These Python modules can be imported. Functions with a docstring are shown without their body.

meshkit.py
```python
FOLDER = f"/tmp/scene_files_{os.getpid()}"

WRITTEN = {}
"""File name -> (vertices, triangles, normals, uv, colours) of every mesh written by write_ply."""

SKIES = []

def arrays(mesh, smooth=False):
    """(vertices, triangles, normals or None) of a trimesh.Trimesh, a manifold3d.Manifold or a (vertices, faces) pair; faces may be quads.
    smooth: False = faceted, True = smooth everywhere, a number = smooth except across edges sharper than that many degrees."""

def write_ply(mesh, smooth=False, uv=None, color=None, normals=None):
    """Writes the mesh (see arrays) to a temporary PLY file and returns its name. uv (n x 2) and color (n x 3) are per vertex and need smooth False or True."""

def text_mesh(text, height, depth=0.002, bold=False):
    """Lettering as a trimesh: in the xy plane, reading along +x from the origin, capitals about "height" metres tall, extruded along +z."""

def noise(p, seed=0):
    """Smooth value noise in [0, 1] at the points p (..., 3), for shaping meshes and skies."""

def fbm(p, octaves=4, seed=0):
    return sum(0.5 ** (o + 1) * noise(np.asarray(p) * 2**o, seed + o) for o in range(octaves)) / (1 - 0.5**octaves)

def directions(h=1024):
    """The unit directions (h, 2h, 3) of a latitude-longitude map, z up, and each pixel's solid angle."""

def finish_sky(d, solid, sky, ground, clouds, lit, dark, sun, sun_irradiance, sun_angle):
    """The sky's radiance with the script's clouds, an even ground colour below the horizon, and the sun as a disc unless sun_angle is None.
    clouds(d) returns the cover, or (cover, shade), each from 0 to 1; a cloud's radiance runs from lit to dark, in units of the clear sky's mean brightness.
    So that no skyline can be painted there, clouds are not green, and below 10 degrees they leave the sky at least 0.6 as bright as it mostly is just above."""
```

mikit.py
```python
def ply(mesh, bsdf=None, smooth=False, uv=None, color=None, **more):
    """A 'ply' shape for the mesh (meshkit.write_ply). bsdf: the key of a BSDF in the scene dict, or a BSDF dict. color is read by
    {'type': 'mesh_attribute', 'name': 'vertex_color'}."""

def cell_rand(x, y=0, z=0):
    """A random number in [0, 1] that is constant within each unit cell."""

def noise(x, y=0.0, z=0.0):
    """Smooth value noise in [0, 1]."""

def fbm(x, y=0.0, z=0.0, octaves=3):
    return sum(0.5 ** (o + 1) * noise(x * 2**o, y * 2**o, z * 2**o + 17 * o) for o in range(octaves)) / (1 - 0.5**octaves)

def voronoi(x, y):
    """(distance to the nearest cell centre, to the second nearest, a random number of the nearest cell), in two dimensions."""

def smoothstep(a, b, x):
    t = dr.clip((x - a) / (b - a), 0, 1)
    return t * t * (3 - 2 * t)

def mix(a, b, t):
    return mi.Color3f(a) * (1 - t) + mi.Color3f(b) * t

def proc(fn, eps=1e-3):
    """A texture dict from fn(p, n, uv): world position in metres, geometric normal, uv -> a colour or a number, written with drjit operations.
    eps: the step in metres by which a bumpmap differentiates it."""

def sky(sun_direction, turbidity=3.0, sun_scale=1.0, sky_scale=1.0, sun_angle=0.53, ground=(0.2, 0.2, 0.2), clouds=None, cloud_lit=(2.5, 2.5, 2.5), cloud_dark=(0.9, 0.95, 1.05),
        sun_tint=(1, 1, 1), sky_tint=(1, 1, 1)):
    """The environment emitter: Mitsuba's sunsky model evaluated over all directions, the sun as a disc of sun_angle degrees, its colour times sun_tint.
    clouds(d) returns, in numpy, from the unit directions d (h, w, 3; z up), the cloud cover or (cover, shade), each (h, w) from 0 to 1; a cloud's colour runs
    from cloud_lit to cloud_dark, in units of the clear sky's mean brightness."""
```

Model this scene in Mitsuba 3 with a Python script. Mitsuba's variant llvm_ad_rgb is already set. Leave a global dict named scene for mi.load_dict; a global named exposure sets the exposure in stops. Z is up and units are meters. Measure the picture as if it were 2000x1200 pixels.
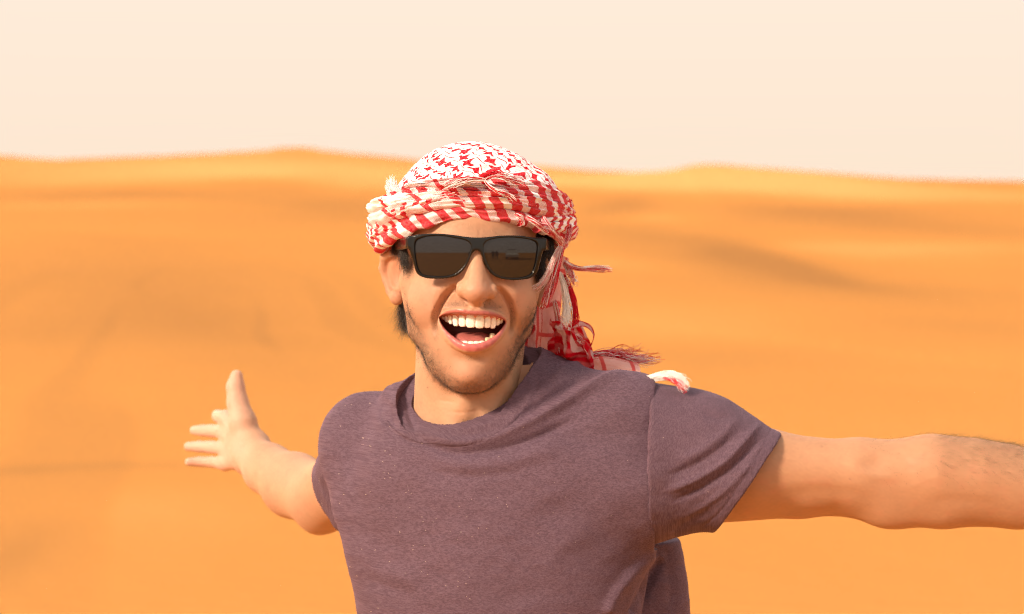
import math
import numpy as np, drjit as dr, mitsuba as mi, mikit, trimesh
from mikit import noise, fbm, cell_rand, smoothstep, mix, proc
from scipy.ndimage import map_coordinates, gaussian_filter
from scipy.interpolate import CubicSpline
from scipy.spatial import cKDTree
import meshkit

T = mi.ScalarTransform4f
scene, labels = {}, {}

# ------------------------------------------------------------------ camera, sky, exposure
D = 2.0                      # metres from the lens to the face
PX = 1949.0                  # photo pixels per metre at that distance
PITCH = math.radians(3.44)
CAM = np.array([0.0, 0.0, 1.72])
FWD = np.array([0, math.cos(PITCH), -math.sin(PITCH)])
UPV = np.array([0, math.sin(PITCH), math.cos(PITCH)])
scene['camera'] = {
    'type': 'thinlens', 'fov': math.degrees(2 * math.atan(1000 / (PX * D))), 'fov_axis': 'x',
    'to_world': T().look_at(origin=CAM.tolist(), target=(CAM + FWD).tolist(), up=[0, 0, 1]),
    'aperture_radius': 0.0056, 'focus_distance': D + 0.02, 'near_clip': 0.05, 'far_clip': 5000.0}
SUN = (-0.70, -0.58, 0.53)


def haze_cover(d):
    return np.ones(d.shape[:2]), np.clip(1 - (d[..., 2] * 1.6), 0, 1) ** 2


scene['sky'] = mikit.sky(SUN, turbidity=5, sun_scale=1.6, sky_scale=1.0, sun_angle=11.0, ground=(0.5, 0.3, 0.12),
                         clouds=haze_cover, cloud_lit=(3.3, 3.05, 2.8), cloud_dark=(3.16, 2.56, 2.02), sun_tint=(1.0, 1.02, 1.10))
exposure = 1.58

# ------------------------------------------------------------------ frame of the figure


def q(px, py, Y=0.0):
    k = (1 + Y / D) / PX
    return np.array([(px - 1000) * k, Y, (600 - py) * k])


def proj(P):
    P = np.asarray(P, float)
    k = PX / (1 + P[..., 1] / D)
    return 1000 + P[..., 0] * k, 600 - P[..., 2] * k


def world(P):
    P = np.asarray(P, float)
    return CAM + P[..., :1] * np.array([1.0, 0, 0]) + (D + P[..., 1:2]) * FWD + P[..., 2:] * UPV


PIVOT = world(q(925, 560, 0.09))


def add(key, V, F, bsdf, smooth=True, uv=None, color=None):
    """one entry of the scene from a mesh given in the figure's frame"""
    scene[key] = mikit.ply((world(V), F), bsdf, smooth=smooth, uv=uv, color=color)


def spline(pts, n):
    """a smooth curve through the points, n samples, even in length"""
    pts = np.asarray(pts, float)
    if len(pts) == 2:
        return pts[0] + np.linspace(0, 1, n)[:, None] * (pts[1] - pts[0])
    t = np.r_[0, np.cumsum(np.linalg.norm(np.diff(pts[:, :min(3, pts.shape[1])], axis=0), axis=1) + 1e-9)]
    cs = CubicSpline(t, pts)
    f = cs(np.linspace(0, t[-1], 400))
    s = np.r_[0, np.cumsum(np.linalg.norm(np.diff(f, axis=0), axis=1))]
    return np.stack([np.interp(np.linspace(0, s[-1], n), s, f[:, k]) for k in range(pts.shape[1])], 1)


# ------------------------------------------------------------------ distance fields (drjit) and their meshes
F_ = mi.Float


class P3:
    def __init__(s, x, y, z):
        s.x, s.y, s.z = x, y, z


def sph(p, c, r):
    return dr.sqrt((p.x - c[0]) ** 2 + (p.y - c[1]) ** 2 + (p.z - c[2]) ** 2) - r


def axes(yaw=0.0, roll=0.0, pitch=0.0):
    y, r, t = (math.radians(a) for a in (yaw, roll, pitch))
    Rz = np.array([[math.cos(y), -math.sin(y), 0], [math.sin(y), math.cos(y), 0], [0, 0, 1]])
    Ry = np.array([[math.cos(r), 0, math.sin(r)], [0, 1, 0], [-math.sin(r), 0, math.cos(r)]])
    Rx = np.array([[1, 0, 0], [0, math.cos(t), -math.sin(t)], [0, math.sin(t), math.cos(t)]])
    return Rz @ Ry @ Rx


def local(p, c, R):
    x, y, z = p.x - c[0], p.y - c[1], p.z - c[2]
    return [x * float(R[0, k]) + y * float(R[1, k]) + z * float(R[2, k]) for k in range(3)]


def ell(p, c, r, R=np.eye(3)):
    a, b, e = local(p, c, R)
    k0 = dr.sqrt((a / r[0]) ** 2 + (b / r[1]) ** 2 + (e / r[2]) ** 2)
    k1 = dr.sqrt((a / r[0] ** 2) ** 2 + (b / r[1] ** 2) ** 2 + (e / r[2] ** 2) ** 2)
    return k0 * (k0 - 1) / dr.maximum(k1, 1e-6)


def cap(p, a, b, ra, rb=None):
    rb = ra if rb is None else rb
    ba = b - a
    x, y, z = p.x - a[0], p.y - a[1], p.z - a[2]
    h = dr.clip((x * ba[0] + y * ba[1] + z * ba[2]) / float(ba @ ba), 0, 1)
    return dr.sqrt((x - h * ba[0]) ** 2 + (y - h * ba[1]) ** 2 + (z - h * ba[2]) ** 2) - (ra + (rb - ra) * h)


def smin(a, b, k):
    h = dr.maximum(k - dr.abs(a - b), 0) / k
    return dr.minimum(a, b) - h * h * h * k / 6


def smax(a, b, k):
    return -smin(-a, -b, k)


def chain(p, pts, rs, k):
    d = None
    for i in range(len(pts) - 1):
        e = cap(p, pts[i], pts[i + 1], rs[i], rs[i + 1])
        d = e if d is None else smin(d, e, k)
    return d


def field(fn, lo, hi, h):
    n = [int(math.ceil((b - a) / h)) + 1 for a, b in zip(lo, hi)]
    i = dr.arange(mi.UInt32, n[0] * n[1] * n[2])
    p = P3(F_(i // (n[1] * n[2])) * h + lo[0], F_((i // n[2]) % n[1]) * h + lo[1], F_(i % n[2]) * h + lo[2])
    return np.array(fn(p)).reshape(n)


def sdf_at(fn, V):
    V = np.asarray(V, float)
    return np.array(fn(P3(*(F_(np.ascontiguousarray(V[:, k], dtype=np.float32)) for k in range(3)))))


def nets(A, lo, h):
    """surface nets: the zero surface of the grid A as quads"""
    S = (A < 0).astype(np.uint8)
    n = A.shape
    c = np.zeros([k - 1 for k in n], np.uint8)
    for d in np.ndindex(2, 2, 2):
        c += S[d[0]:n[0] - 1 + d[0], d[1]:n[1] - 1 + d[1], d[2]:n[2] - 1 + d[2]]
    act = np.argwhere((c > 0) & (c < 8))
    ids = -np.ones(c.shape, np.int64)
    ids[tuple(act.T)] = np.arange(len(act))
    val = {d: A[act[:, 0] + d[0], act[:, 1] + d[1], act[:, 2] + d[2]] for d in np.ndindex(2, 2, 2)}
    pos, cnt = np.zeros((len(act), 3)), np.zeros(len(act))
    for a in np.ndindex(2, 2, 2):
        for ax in range(3):
            if a[ax]:
                continue
            b = tuple(1 if k == ax else a[k] for k in range(3))
            fa, fb = val[a], val[b]
            m = (fa < 0) != (fb < 0)
            t = np.where(m, fa / np.where(m, fa - fb, 1), 0)
            e = np.array(a, float)[None] + np.zeros((len(act), 3))
            e[:, ax] = t
            pos[m] += e[m]
            cnt[m] += 1
    V = (act + pos / cnt[:, None]) * h + np.asarray(lo)
    quads = []
    for ax in range(3):
        u, v = (ax + 1) % 3, (ax + 2) % 3
        sl = [slice(1, n[k] - 1) for k in range(3)]
        sl[ax] = slice(0, n[ax] - 1)
        s2 = list(sl)
        s2[ax] = slice(1, n[ax])
        s0, s1 = S[tuple(sl)], S[tuple(s2)]
        g = np.argwhere(s0 != s1)
        flip = s0[tuple(g.T)] == 0
        off = [1, 1, 1]
        off[ax] = 0
        g = g + np.array(off)
        eu, ev = np.eye(3, dtype=int)[u], np.eye(3, dtype=int)[v]
        Q = np.stack([ids[tuple((g - a * eu - b * ev).T)] for a, b in ((1, 1), (0, 1), (0, 0), (1, 0))], 1)
        Q[flip] = Q[flip][:, ::-1]
        quads.append(Q)
    Q = np.vstack(quads)
    Q = Q[(Q >= 0).all(1)]
    return V, np.vstack([Q[:, [0, 1, 2]], Q[:, [0, 2, 3]]])


def sdf_mesh(fn, lo, hi, h):
    return nets(field(fn, lo, hi, h), lo, h)


def normals(V, F):
    N = np.zeros_like(V)
    fn = np.cross(V[F[:, 1]] - V[F[:, 0]], V[F[:, 2]] - V[F[:, 0]])
    for k in range(3):
        np.add.at(N, F[:, k], fn)
    return N / np.maximum(np.linalg.norm(N, axis=1, keepdims=True), 1e-12)


def relax(V, F, n=2, lam=0.5):
    E = np.vstack([F[:, [0, 1]], F[:, [1, 2]], F[:, [2, 0]]])
    for _ in range(n):
        A, c = np.zeros_like(V), np.zeros(len(V))
        np.add.at(A, E[:, 0], V[E[:, 1]])
        np.add.at(c, E[:, 0], 1)
        V = V + lam * (A / np.maximum(c, 1)[:, None] - V)
    return V


def join(*parts):
    Vs, Fs, n = [], [], 0
    for V, F in parts:
        Vs.append(V)
        Fs.append(F + n)
        n += len(V)
    return np.vstack(Vs), np.vstack(Fs)


def grid2(shape, a, b):
    X, Y = np.meshgrid(np.arange(shape[1]) * a, np.arange(shape[0]) * b)
    return np.stack([X, Y, 0 * X], -1)


class Sculpt:
    """relief in millimetres over the front of a thing, laid down stroke by stroke as a sculptor would"""

    def __init__(s, x0, y0, x1, y1):
        s.o, s.m = (x0, y0), np.zeros((int(y1 - y0) + 1, int(x1 - x0) + 1))

    def _near(s, pts, reach):
        P = spline(pts, max(16, int(12 * len(pts))))
        xy = P[:, :2]
        a = np.floor(np.maximum(xy.min(0) - reach - s.o, 0)).astype(int)
        b = np.ceil(np.minimum(xy.max(0) + reach - s.o, [s.m.shape[1] - 1, s.m.shape[0] - 1])).astype(int)
        X, Y = np.meshgrid(np.arange(a[0], b[0] + 1) + s.o[0], np.arange(a[1], b[1] + 1) + s.o[1])
        G = np.stack([X.ravel(), Y.ravel()], 1).astype(float)
        dist, i = cKDTree(xy).query(G)
        tan = np.gradient(xy, axis=0)
        r = G - xy[i]
        side = np.sign(tan[i, 0] * r[:, 1] - tan[i, 1] * r[:, 0])      # + is to the right of the stroke's way (y points down)
        return P, i / (len(P) - 1), dist, side, (slice(a[1], b[1] + 1), slice(a[0], b[0] + 1)), X.shape

    def stroke(s, pts, sigma, amp, taper=0.25, sigma2=None):
        """a ridge (amp > 0) or a furrow; sigma2: the width on the right-hand side; amp may be a list along the stroke"""
        P, t, d, side, sl, sh = s._near(pts, 3 * max(sigma, sigma2 or 0))
        a = np.interp(t, np.linspace(0, 1, len(amp)), amp) if isinstance(amp, (list, tuple)) else amp
        w = np.where(side > 0, sigma2 or sigma, sigma)
        f = np.clip(np.minimum(t, 1 - t) / max(taper, 1e-6), 0, 1) if taper else 1.0
        f = f * f * (3 - 2 * f) if taper else 1.0
        s.m[sl] += (a * f * np.exp(-(d / w) ** 2)).reshape(sh)

    def blob(s, x, y, sx, sy, amp, rot=0.0):
        X, Y = np.meshgrid(np.arange(s.m.shape[1]) + s.o[0] - x, np.arange(s.m.shape[0]) + s.o[1] - y)
        c, w = math.cos(math.radians(rot)), math.sin(math.radians(rot))
        s.m += amp * np.exp(-((X * c + Y * w) / sx) ** 2 - ((-X * w + Y * c) / sy) ** 2)

    def at(s, px, py):
        return map_coordinates(s.m, [py - s.o[1], px - s.o[0]], order=1, mode='constant')

    def push(s, V, F, facing=0.12, scale=1.0, deep=None):
        N = normals(V, F)
        px, py = proj(V)
        to = -V - np.array([0, D, 0])
        to /= np.linalg.norm(to, axis=1, keepdims=True)
        w = np.clip(((N * to).sum(1) + 0.05) / facing, 0, 1)
        if deep is not None:
            w = w * (V[:, 1] < deep)
        return V + N * (w * s.at(px, py) * 0.001 * scale)[:, None]

# ------------------------------------------------------------------ desert


def smax_np(a, b, k):
    h = np.maximum(k - np.abs(a - b), 0) / k
    return np.maximum(a, b) + h * h * k / 4


def gp(px, dist, up_px=0.0):
    """a crest point: bearing of photo column px, at that distance, up_px photo pixels above the level of the lens"""
    t = (px - 1000) / (PX * D)
    return (t * dist, dist, CAM[2] + up_px / (PX * D) * dist)


DUNES = [  # crest line, run of the slope on the near side, on the far side
    # skyline, from left to right
    ([gp(-1500, 260, 50), gp(-600, 240, 72), gp(0, 230, 60), gp(70, 228, 54), gp(200, 225, 57), gp(340, 225, 62), gp(470, 225, 67), gp(530, 222, 73), gp(575, 222, 79), gp(625, 223, 71), gp(690, 225, 57), gp(800, 232, 46),
      gp(1000, 240, 38), gp(1300, 250, 26), gp(1700, 260, 18), gp(2000, 270, 12), gp(2800, 280, 0)], 150, 60),
    ([gp(900, 150, 10), gp(1060, 138, 32), gp(1150, 135, 25), gp(1240, 132, 31), gp(1300, 130, 33), gp(1370, 130, 43), gp(1450, 132, 37), gp(1550, 135, 24), gp(1620, 138, 16), gp(1720, 140, 20), gp(1830, 142, 17), gp(1900, 145, 8), gp(2100, 150, 0), gp(2700, 160, -10)], 70, 34),
    # lower swells in front of it
    ([gp(1150, 66, -84), gp(1300, 60, -92), gp(1450, 54, -112), gp(1560, 50, -135), gp(1700, 47, -170), gp(1900, 46, -200)], 14, 7),
    ([gp(1250, 95, -40), gp(1450, 92, -28), gp(1650, 90, -36), gp(1900, 86, -30), gp(2300, 84, -30)], 26, 10),
    ([gp(-700, 120, 10), gp(-100, 112, 2), gp(150, 108, -2), gp(400, 108, -10), gp(620, 112, -26), gp(900, 118, -50)], 46, 16),
    ([gp(-900, 46, -60), gp(-200, 44, -80), gp(150, 40, -120), gp(420, 35, -210), gp(650, 30, -320)], 20, 10),
]


def ground_height(x, y):
    x, y = np.asarray(x, float), np.asarray(y, float)
    r = np.hypot(x, y - 2)
    far = np.clip((r - 6) / 30, 0, 1)
    far = far * far * (3 - 2 * far)
    P = np.stack([x, y, 0 * x], -1)
    h = 0 * x
    for pts, w_near, w_far in DUNES:
        C = spline(pts, 200)
        d, i = cKDTree(C[:, :2]).query(np.stack([x.ravel(), y.ravel()], 1))
        t = np.gradient(C[:, :2], axis=0)
        side = t[i, 0] * (y.ravel() - C[i, 1]) - t[i, 1] * (x.ravel() - C[i, 0])
        u = np.clip(d / np.where(side > 0, w_far, w_near), 0, 1)
        e = np.where(side > 0, (1 - u) ** 2 * (1 + 2 * u), (1 - u) ** 1.35)
        h = smax_np(h, (C[i, 2] * e).reshape(x.shape), .5)
    h = h + (meshkit.fbm(P * 0.06 + 3.1, 3, 5) - 0.5) * 0.7 * far * np.clip(1.6 - r / 160, .25, 1) + (meshkit.fbm(P * 0.35, 3, 9) - 0.5) * 0.07
    return h


def ground_at(px, py):
    """where the line of sight of a photo pixel meets the sand"""
    d = FWD + (px - 1000) / (PX * D) * np.array([1.0, 0, 0]) + (600 - py) / (PX * D) * UPV
    t = np.geomspace(4, 300, 1500)
    P = CAM + t[:, None] * d
    i = np.argmax(P[:, 2] < ground_height(P[:, 0], P[:, 1]))
    return P[i, :2] if i else P[-1, :2]


# coarser, browner sand with dune shade painted in, paler tone painted for sunlit, hazy crests: centre, half length, half breadth and tilt as they show in the photograph
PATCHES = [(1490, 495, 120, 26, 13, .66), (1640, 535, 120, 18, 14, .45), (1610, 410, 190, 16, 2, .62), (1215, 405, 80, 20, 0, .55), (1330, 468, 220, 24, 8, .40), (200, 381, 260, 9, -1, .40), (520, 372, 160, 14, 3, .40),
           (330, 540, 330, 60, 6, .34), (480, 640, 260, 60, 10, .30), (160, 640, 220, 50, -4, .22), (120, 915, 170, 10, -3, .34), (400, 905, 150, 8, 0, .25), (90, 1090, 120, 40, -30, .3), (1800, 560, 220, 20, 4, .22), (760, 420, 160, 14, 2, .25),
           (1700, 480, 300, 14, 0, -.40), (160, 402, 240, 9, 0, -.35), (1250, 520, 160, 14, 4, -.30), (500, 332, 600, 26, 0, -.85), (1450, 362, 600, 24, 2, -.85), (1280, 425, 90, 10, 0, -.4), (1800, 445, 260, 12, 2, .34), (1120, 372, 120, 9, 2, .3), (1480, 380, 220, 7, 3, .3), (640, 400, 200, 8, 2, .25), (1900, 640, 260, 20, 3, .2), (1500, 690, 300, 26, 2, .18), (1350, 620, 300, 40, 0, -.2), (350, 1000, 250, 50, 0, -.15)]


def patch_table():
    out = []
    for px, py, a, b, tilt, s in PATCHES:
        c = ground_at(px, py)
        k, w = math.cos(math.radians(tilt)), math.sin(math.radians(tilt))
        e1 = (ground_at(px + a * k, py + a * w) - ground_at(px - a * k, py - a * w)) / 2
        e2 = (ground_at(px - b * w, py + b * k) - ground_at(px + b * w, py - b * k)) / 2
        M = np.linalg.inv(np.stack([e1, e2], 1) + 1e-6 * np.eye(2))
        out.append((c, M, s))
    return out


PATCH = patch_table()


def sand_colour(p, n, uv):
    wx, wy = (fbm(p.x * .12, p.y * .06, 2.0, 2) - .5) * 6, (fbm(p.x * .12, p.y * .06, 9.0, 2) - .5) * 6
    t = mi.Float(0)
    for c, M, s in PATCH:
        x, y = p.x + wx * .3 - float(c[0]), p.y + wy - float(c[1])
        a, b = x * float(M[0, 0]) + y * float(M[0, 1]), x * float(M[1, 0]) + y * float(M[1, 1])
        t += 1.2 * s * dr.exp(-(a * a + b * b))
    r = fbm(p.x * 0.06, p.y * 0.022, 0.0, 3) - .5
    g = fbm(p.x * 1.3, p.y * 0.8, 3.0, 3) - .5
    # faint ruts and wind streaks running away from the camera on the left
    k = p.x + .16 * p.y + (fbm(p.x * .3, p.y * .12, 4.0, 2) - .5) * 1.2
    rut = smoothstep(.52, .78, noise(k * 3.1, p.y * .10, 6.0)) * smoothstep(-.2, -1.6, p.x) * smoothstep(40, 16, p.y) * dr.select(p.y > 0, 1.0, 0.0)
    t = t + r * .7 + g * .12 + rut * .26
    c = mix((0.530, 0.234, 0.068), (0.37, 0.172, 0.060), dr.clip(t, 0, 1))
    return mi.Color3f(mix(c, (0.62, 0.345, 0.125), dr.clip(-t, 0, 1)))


def sand_ripple(p, n, uv):
    w = fbm(p.x * 0.8, p.y * 0.8, 0.0, 2) * 5
    return (dr.sin((p.x * 0.5 + p.y * 1.6) * 22 + w * 3) * 0.5 + 0.5) * 0.6 + fbm(p.x * 9, p.y * 9, 1.0, 2)


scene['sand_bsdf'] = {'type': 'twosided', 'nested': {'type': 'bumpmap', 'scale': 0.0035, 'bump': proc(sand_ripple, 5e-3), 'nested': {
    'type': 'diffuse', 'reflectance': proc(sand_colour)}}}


def build_ground():
    az = np.r_[np.linspace(-180, -30, 60, endpoint=False), np.linspace(-30, 30, 420, endpoint=False), np.linspace(30, 180, 61)]
    rad = np.r_[0.01, np.geomspace(0.6, 420, 430), 700, 1200, 2500]
    A, R = np.meshgrid(np.radians(az), rad, indexing='ij')
    x, y = R * np.sin(A), R * np.cos(A)
    z = ground_height(x, y)
    z = np.where(R > 500, np.minimum(z, 0.0) - 0.5, z)
    V = np.stack([x, y, z], -1).reshape(-1, 3)
    n, m = A.shape
    i, j = np.meshgrid(np.arange(n - 1), np.arange(m - 1), indexing='ij')
    a = (i * m + j).ravel()
    Q = np.stack([a, a + m, a + m + 1, a + 1], 1)[:, ::-1]
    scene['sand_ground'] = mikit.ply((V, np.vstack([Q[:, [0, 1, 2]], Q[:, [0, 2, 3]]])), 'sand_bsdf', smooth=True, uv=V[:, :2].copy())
    labels['sand_ground'] = {'label': 'orange desert sand rising to soft dunes behind the man', 'category': 'sand', 'kind': 'structure'}


build_ground()

# ------------------------------------------------------------------ the man
YAW = 8.0
RH = axes(YAW)
skin_edge = []
MOUTH = [(858, 620), (868, 615.5), (880, 613), (893, 612.5), (907, 613.5), (922, 616), (940, 617), (958, 618), (974, 621.5), (987, 629),
         (982, 639), (971, 652), (959, 661), (945, 668), (930, 671.5), (915, 671.5), (903, 668.5), (892, 662), (879, 652), (868, 641), (861, 630)]


def mouth_depth(x):
    """depth of the lips along the mouth"""
    u = (x - 924) / 65.0
    return -0.0035 + 0.021 * np.abs(u) ** 2.2


def mouth_map():
    """signed distance (px, inside negative) to the outline of the open mouth, over the face"""
    from shapely.geometry import Polygon
    from shapely import contains_xy
    C = spline(MOUTH + MOUTH[:1], 300)
    X, Y = np.meshgrid(np.arange(820, 1030), np.arange(580, 710))
    d = cKDTree(C).query(np.stack([X.ravel(), Y.ravel()], 1))[0]
    ins = contains_xy(Polygon(C), X.ravel(), Y.ravel())
    return np.where(ins, -d, d).reshape(X.shape)


MM = mouth_map()


def mouth_sd(p):
    k = PX / (1 + p.y / D)
    px, py = 1000 + p.x * k - 820, 600 - p.z * k - 580
    h, w = MM.shape
    ix, iy = dr.clip(px, 0, w - 1.01), dr.clip(py, 0, h - 1.01)
    x0, y0 = mi.UInt32(ix), mi.UInt32(iy)
    fx, fy = ix - F_(x0), iy - F_(y0)
    t = F_(MM.ravel().astype(np.float32))
    g = lambda a, b: dr.gather(F_, t, (y0 + b) * w + x0 + a)
    v = (g(0, 0) * (1 - fx) + g(1, 0) * fx) * (1 - fy) + (g(0, 1) * (1 - fx) + g(1, 1) * fx) * fy
    out = dr.maximum(dr.maximum(-px, px - w + 1), dr.maximum(-py, py - h + 1))
    return (v + dr.maximum(out, 0)) / PX


def lip(pts, n=14):
    P = spline(pts, n)
    return [q(a, b, y) for a, b, y, r in P], [r for *_, r in P]


UPPER = lip([(857.5, 620, .0185, .0022), (870, 613.5, .0095, .0034), (888, 608.5, .0010, .0044), (906, 608.5, -.0040, .0047), (925, 610.5, -.0052, .0050), (943, 611.5, -.0040, .0047),
             (960, 613.5, .0015, .0044), (976, 618.5, .0105, .0034), (988, 628, .0195, .0022)])
LOWER = lip([(859, 624, .0190, .0022), (866, 640, .0150, .0036), (878, 656, .0095, .0050), (892, 669, .0040, .0062), (908, 676.5, -.0005, .0068), (925, 678.5, -.0015, .0068), (942, 675, .0005, .0064),
             (958, 667, .0050, .0054), (972, 655, .0110, .0042), (982, 643, .0165, .0032), (988, 632, .0200, .0022)])


def head_sdf(p):
    L = []
    cran = ell(p, q(925, 436, .095), (.0700, .0915, .0660), RH)
    face = ell(p, q(921, 545, .080), (.0625, .0755, .088), RH)
    d = smin(cran, face, .03)
    # cheekbones and jaw
    d = smin(d, chain(p, [q(812, 548, .078), q(828, 640, .076), q(866, 697, .056), q(898, 735, .032)], [.017, .0155, .0140, .0135], .01), .022)
    d = smin(d, chain(p, [q(1027, 548, .088), q(1007, 636, .084), q(970, 694, .060), q(936, 734, .034)], [.016, .0155, .0145, .015], .01), .022)
    d = smin(d, ell(p, q(914, 728, .0260), (.0180, .0205, .0160), RH), .016)
    d = smin(d, ell(p, q(920, 650, .048), (.047, .046, .046), RH), .02)
    d = smin(d, ell(p, q(915, 697, .052), (.039, .042, .032), RH), .018)
    d = smin(d, ell(p, q(847, 592, .043), (.026, .026, .027)), .022)
    d = smin(d, ell(p, q(1001, 594, .049), (.024, .026, .027)), .022)
    d = smin(d, cap(p, q(868, 480, .020), q(990, 482, .025), .012), .02)
    # nose
    nose = cap(p, q(931, 488, .004), q(929, 560, -.0115), .0075, .0098)
    nose = smin(nose, cap(p, q(931, 505, .012), q(930, 568, .003), .011, .0160), .012)
    nose = smin(nose, ell(p, q(929, 570, -.0140), (.0118, .0115, .0104)), .009)
    nose = smin(nose, cap(p, q(931, 580, -.0130), q(930, 597, .001), .0062, .0068), .006)
    al = smin(ell(p, q(907, 567, -.0005), (.0072, .0120, .0082), axes(-12)), ell(p, q(954, 571, .0015), (.0072, .0120, .0082), axes(22)), .004)
    nose = smin(nose, al, .006)
    nose = smax(nose, -ell(p, q(908, 586.5, .0005), (.0060, .0070, .0044), axes(0, -16)), .0025)
    nose = smax(nose, -ell(p, q(953, 589.0, .0015), (.0060, .0070, .0044), axes(0, 14)), .0025)
    d = smin(d, nose, .007)
    # lips round the open mouth
    lips = smin(chain(p, *UPPER, .002), chain(p, *LOWER, .002), .002)
    d = smin(d, lips, .0055)
    hole = smax(mouth_sd(p), p.y - .075, .004)
    d = smax(d, -hole, .0030)
    # ears
    e = chain(p, [q(783, 505, .094), q(765, 496, .099), q(751, 503, .108), q(748, 524, .113), q(755, 548, .113), q(762, 570, .108), q(772, 584, .099)], [.0035, .0042, .0046, .0046, .0042, .0042, .0052], .004)
    e = smin(e, ell(p, q(771, 545, .108), (.0042, .017, .028), axes(38, -6)), .006)
    e = smin(e, ell(p, q(776, 580, .096), (.0075, .006, .0085)), .006)
    e = smin(e, cap(p, q(786, 548, .086), q(786, 562, .086), .004, .004), .006)
    e = smax(e, -ell(p, q(773, 534, .092), (.0078, .0125, .0185), axes(24, -8)), .003)
    e = smax(e, -chain(p, [q(770, 507, .092), q(758, 512, .099), q(755, 535, .101)], [.0024, .0026, .0022], .003), .003)
    r = chain(p, [q(1050, 510, .105), q(1062, 505, .112), q(1072, 515, .12), q(1072, 545, .122), q(1066, 570, .116), q(1056, 590, .108)], [.004, .0045, .0045, .0045, .0045, .006], .004)
    r = smin(r, ell(p, q(1054, 545, .116), (.0045, .016, .027), axes(-40, 6)), .008)
    d = smin(d, smin(e, r, .002), .006)
    # neck
    n = cap(p, q(917, 600, .112), q(914, 860, .118), .0545, .0590)
    n = smin(n, cap(p, q(985, 745, .14), q(1110, 880, .15), .022, .034), .02)
    n = smin(n, cap(p, q(890, 740, .15), q(800, 890, .18), .030, .045), .02)
    n = smin(n, chain(p, [q(840, 640, .105), q(868, 760, .078), q(898, 860, .062)], [.013, .0115, .0105], .01), .018)
    n = smin(n, chain(p, [q(998, 660, .115), q(980, 760, .080), q(935, 860, .062)], [.013, .012, .0105], .01), .018)
    n = smin(n, ell(p, q(907, 792, .0625), (.0105, .0105, .017)), .016)
    n = smin(n, ell(p, q(915, 720, .085), (.042, .045, .022)), .025)
    n = smin(n, cap(p, q(780, 900, .18), q(1100, 890, .12), .045, .05), .03)
    return smin(d, n, .014)


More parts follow.
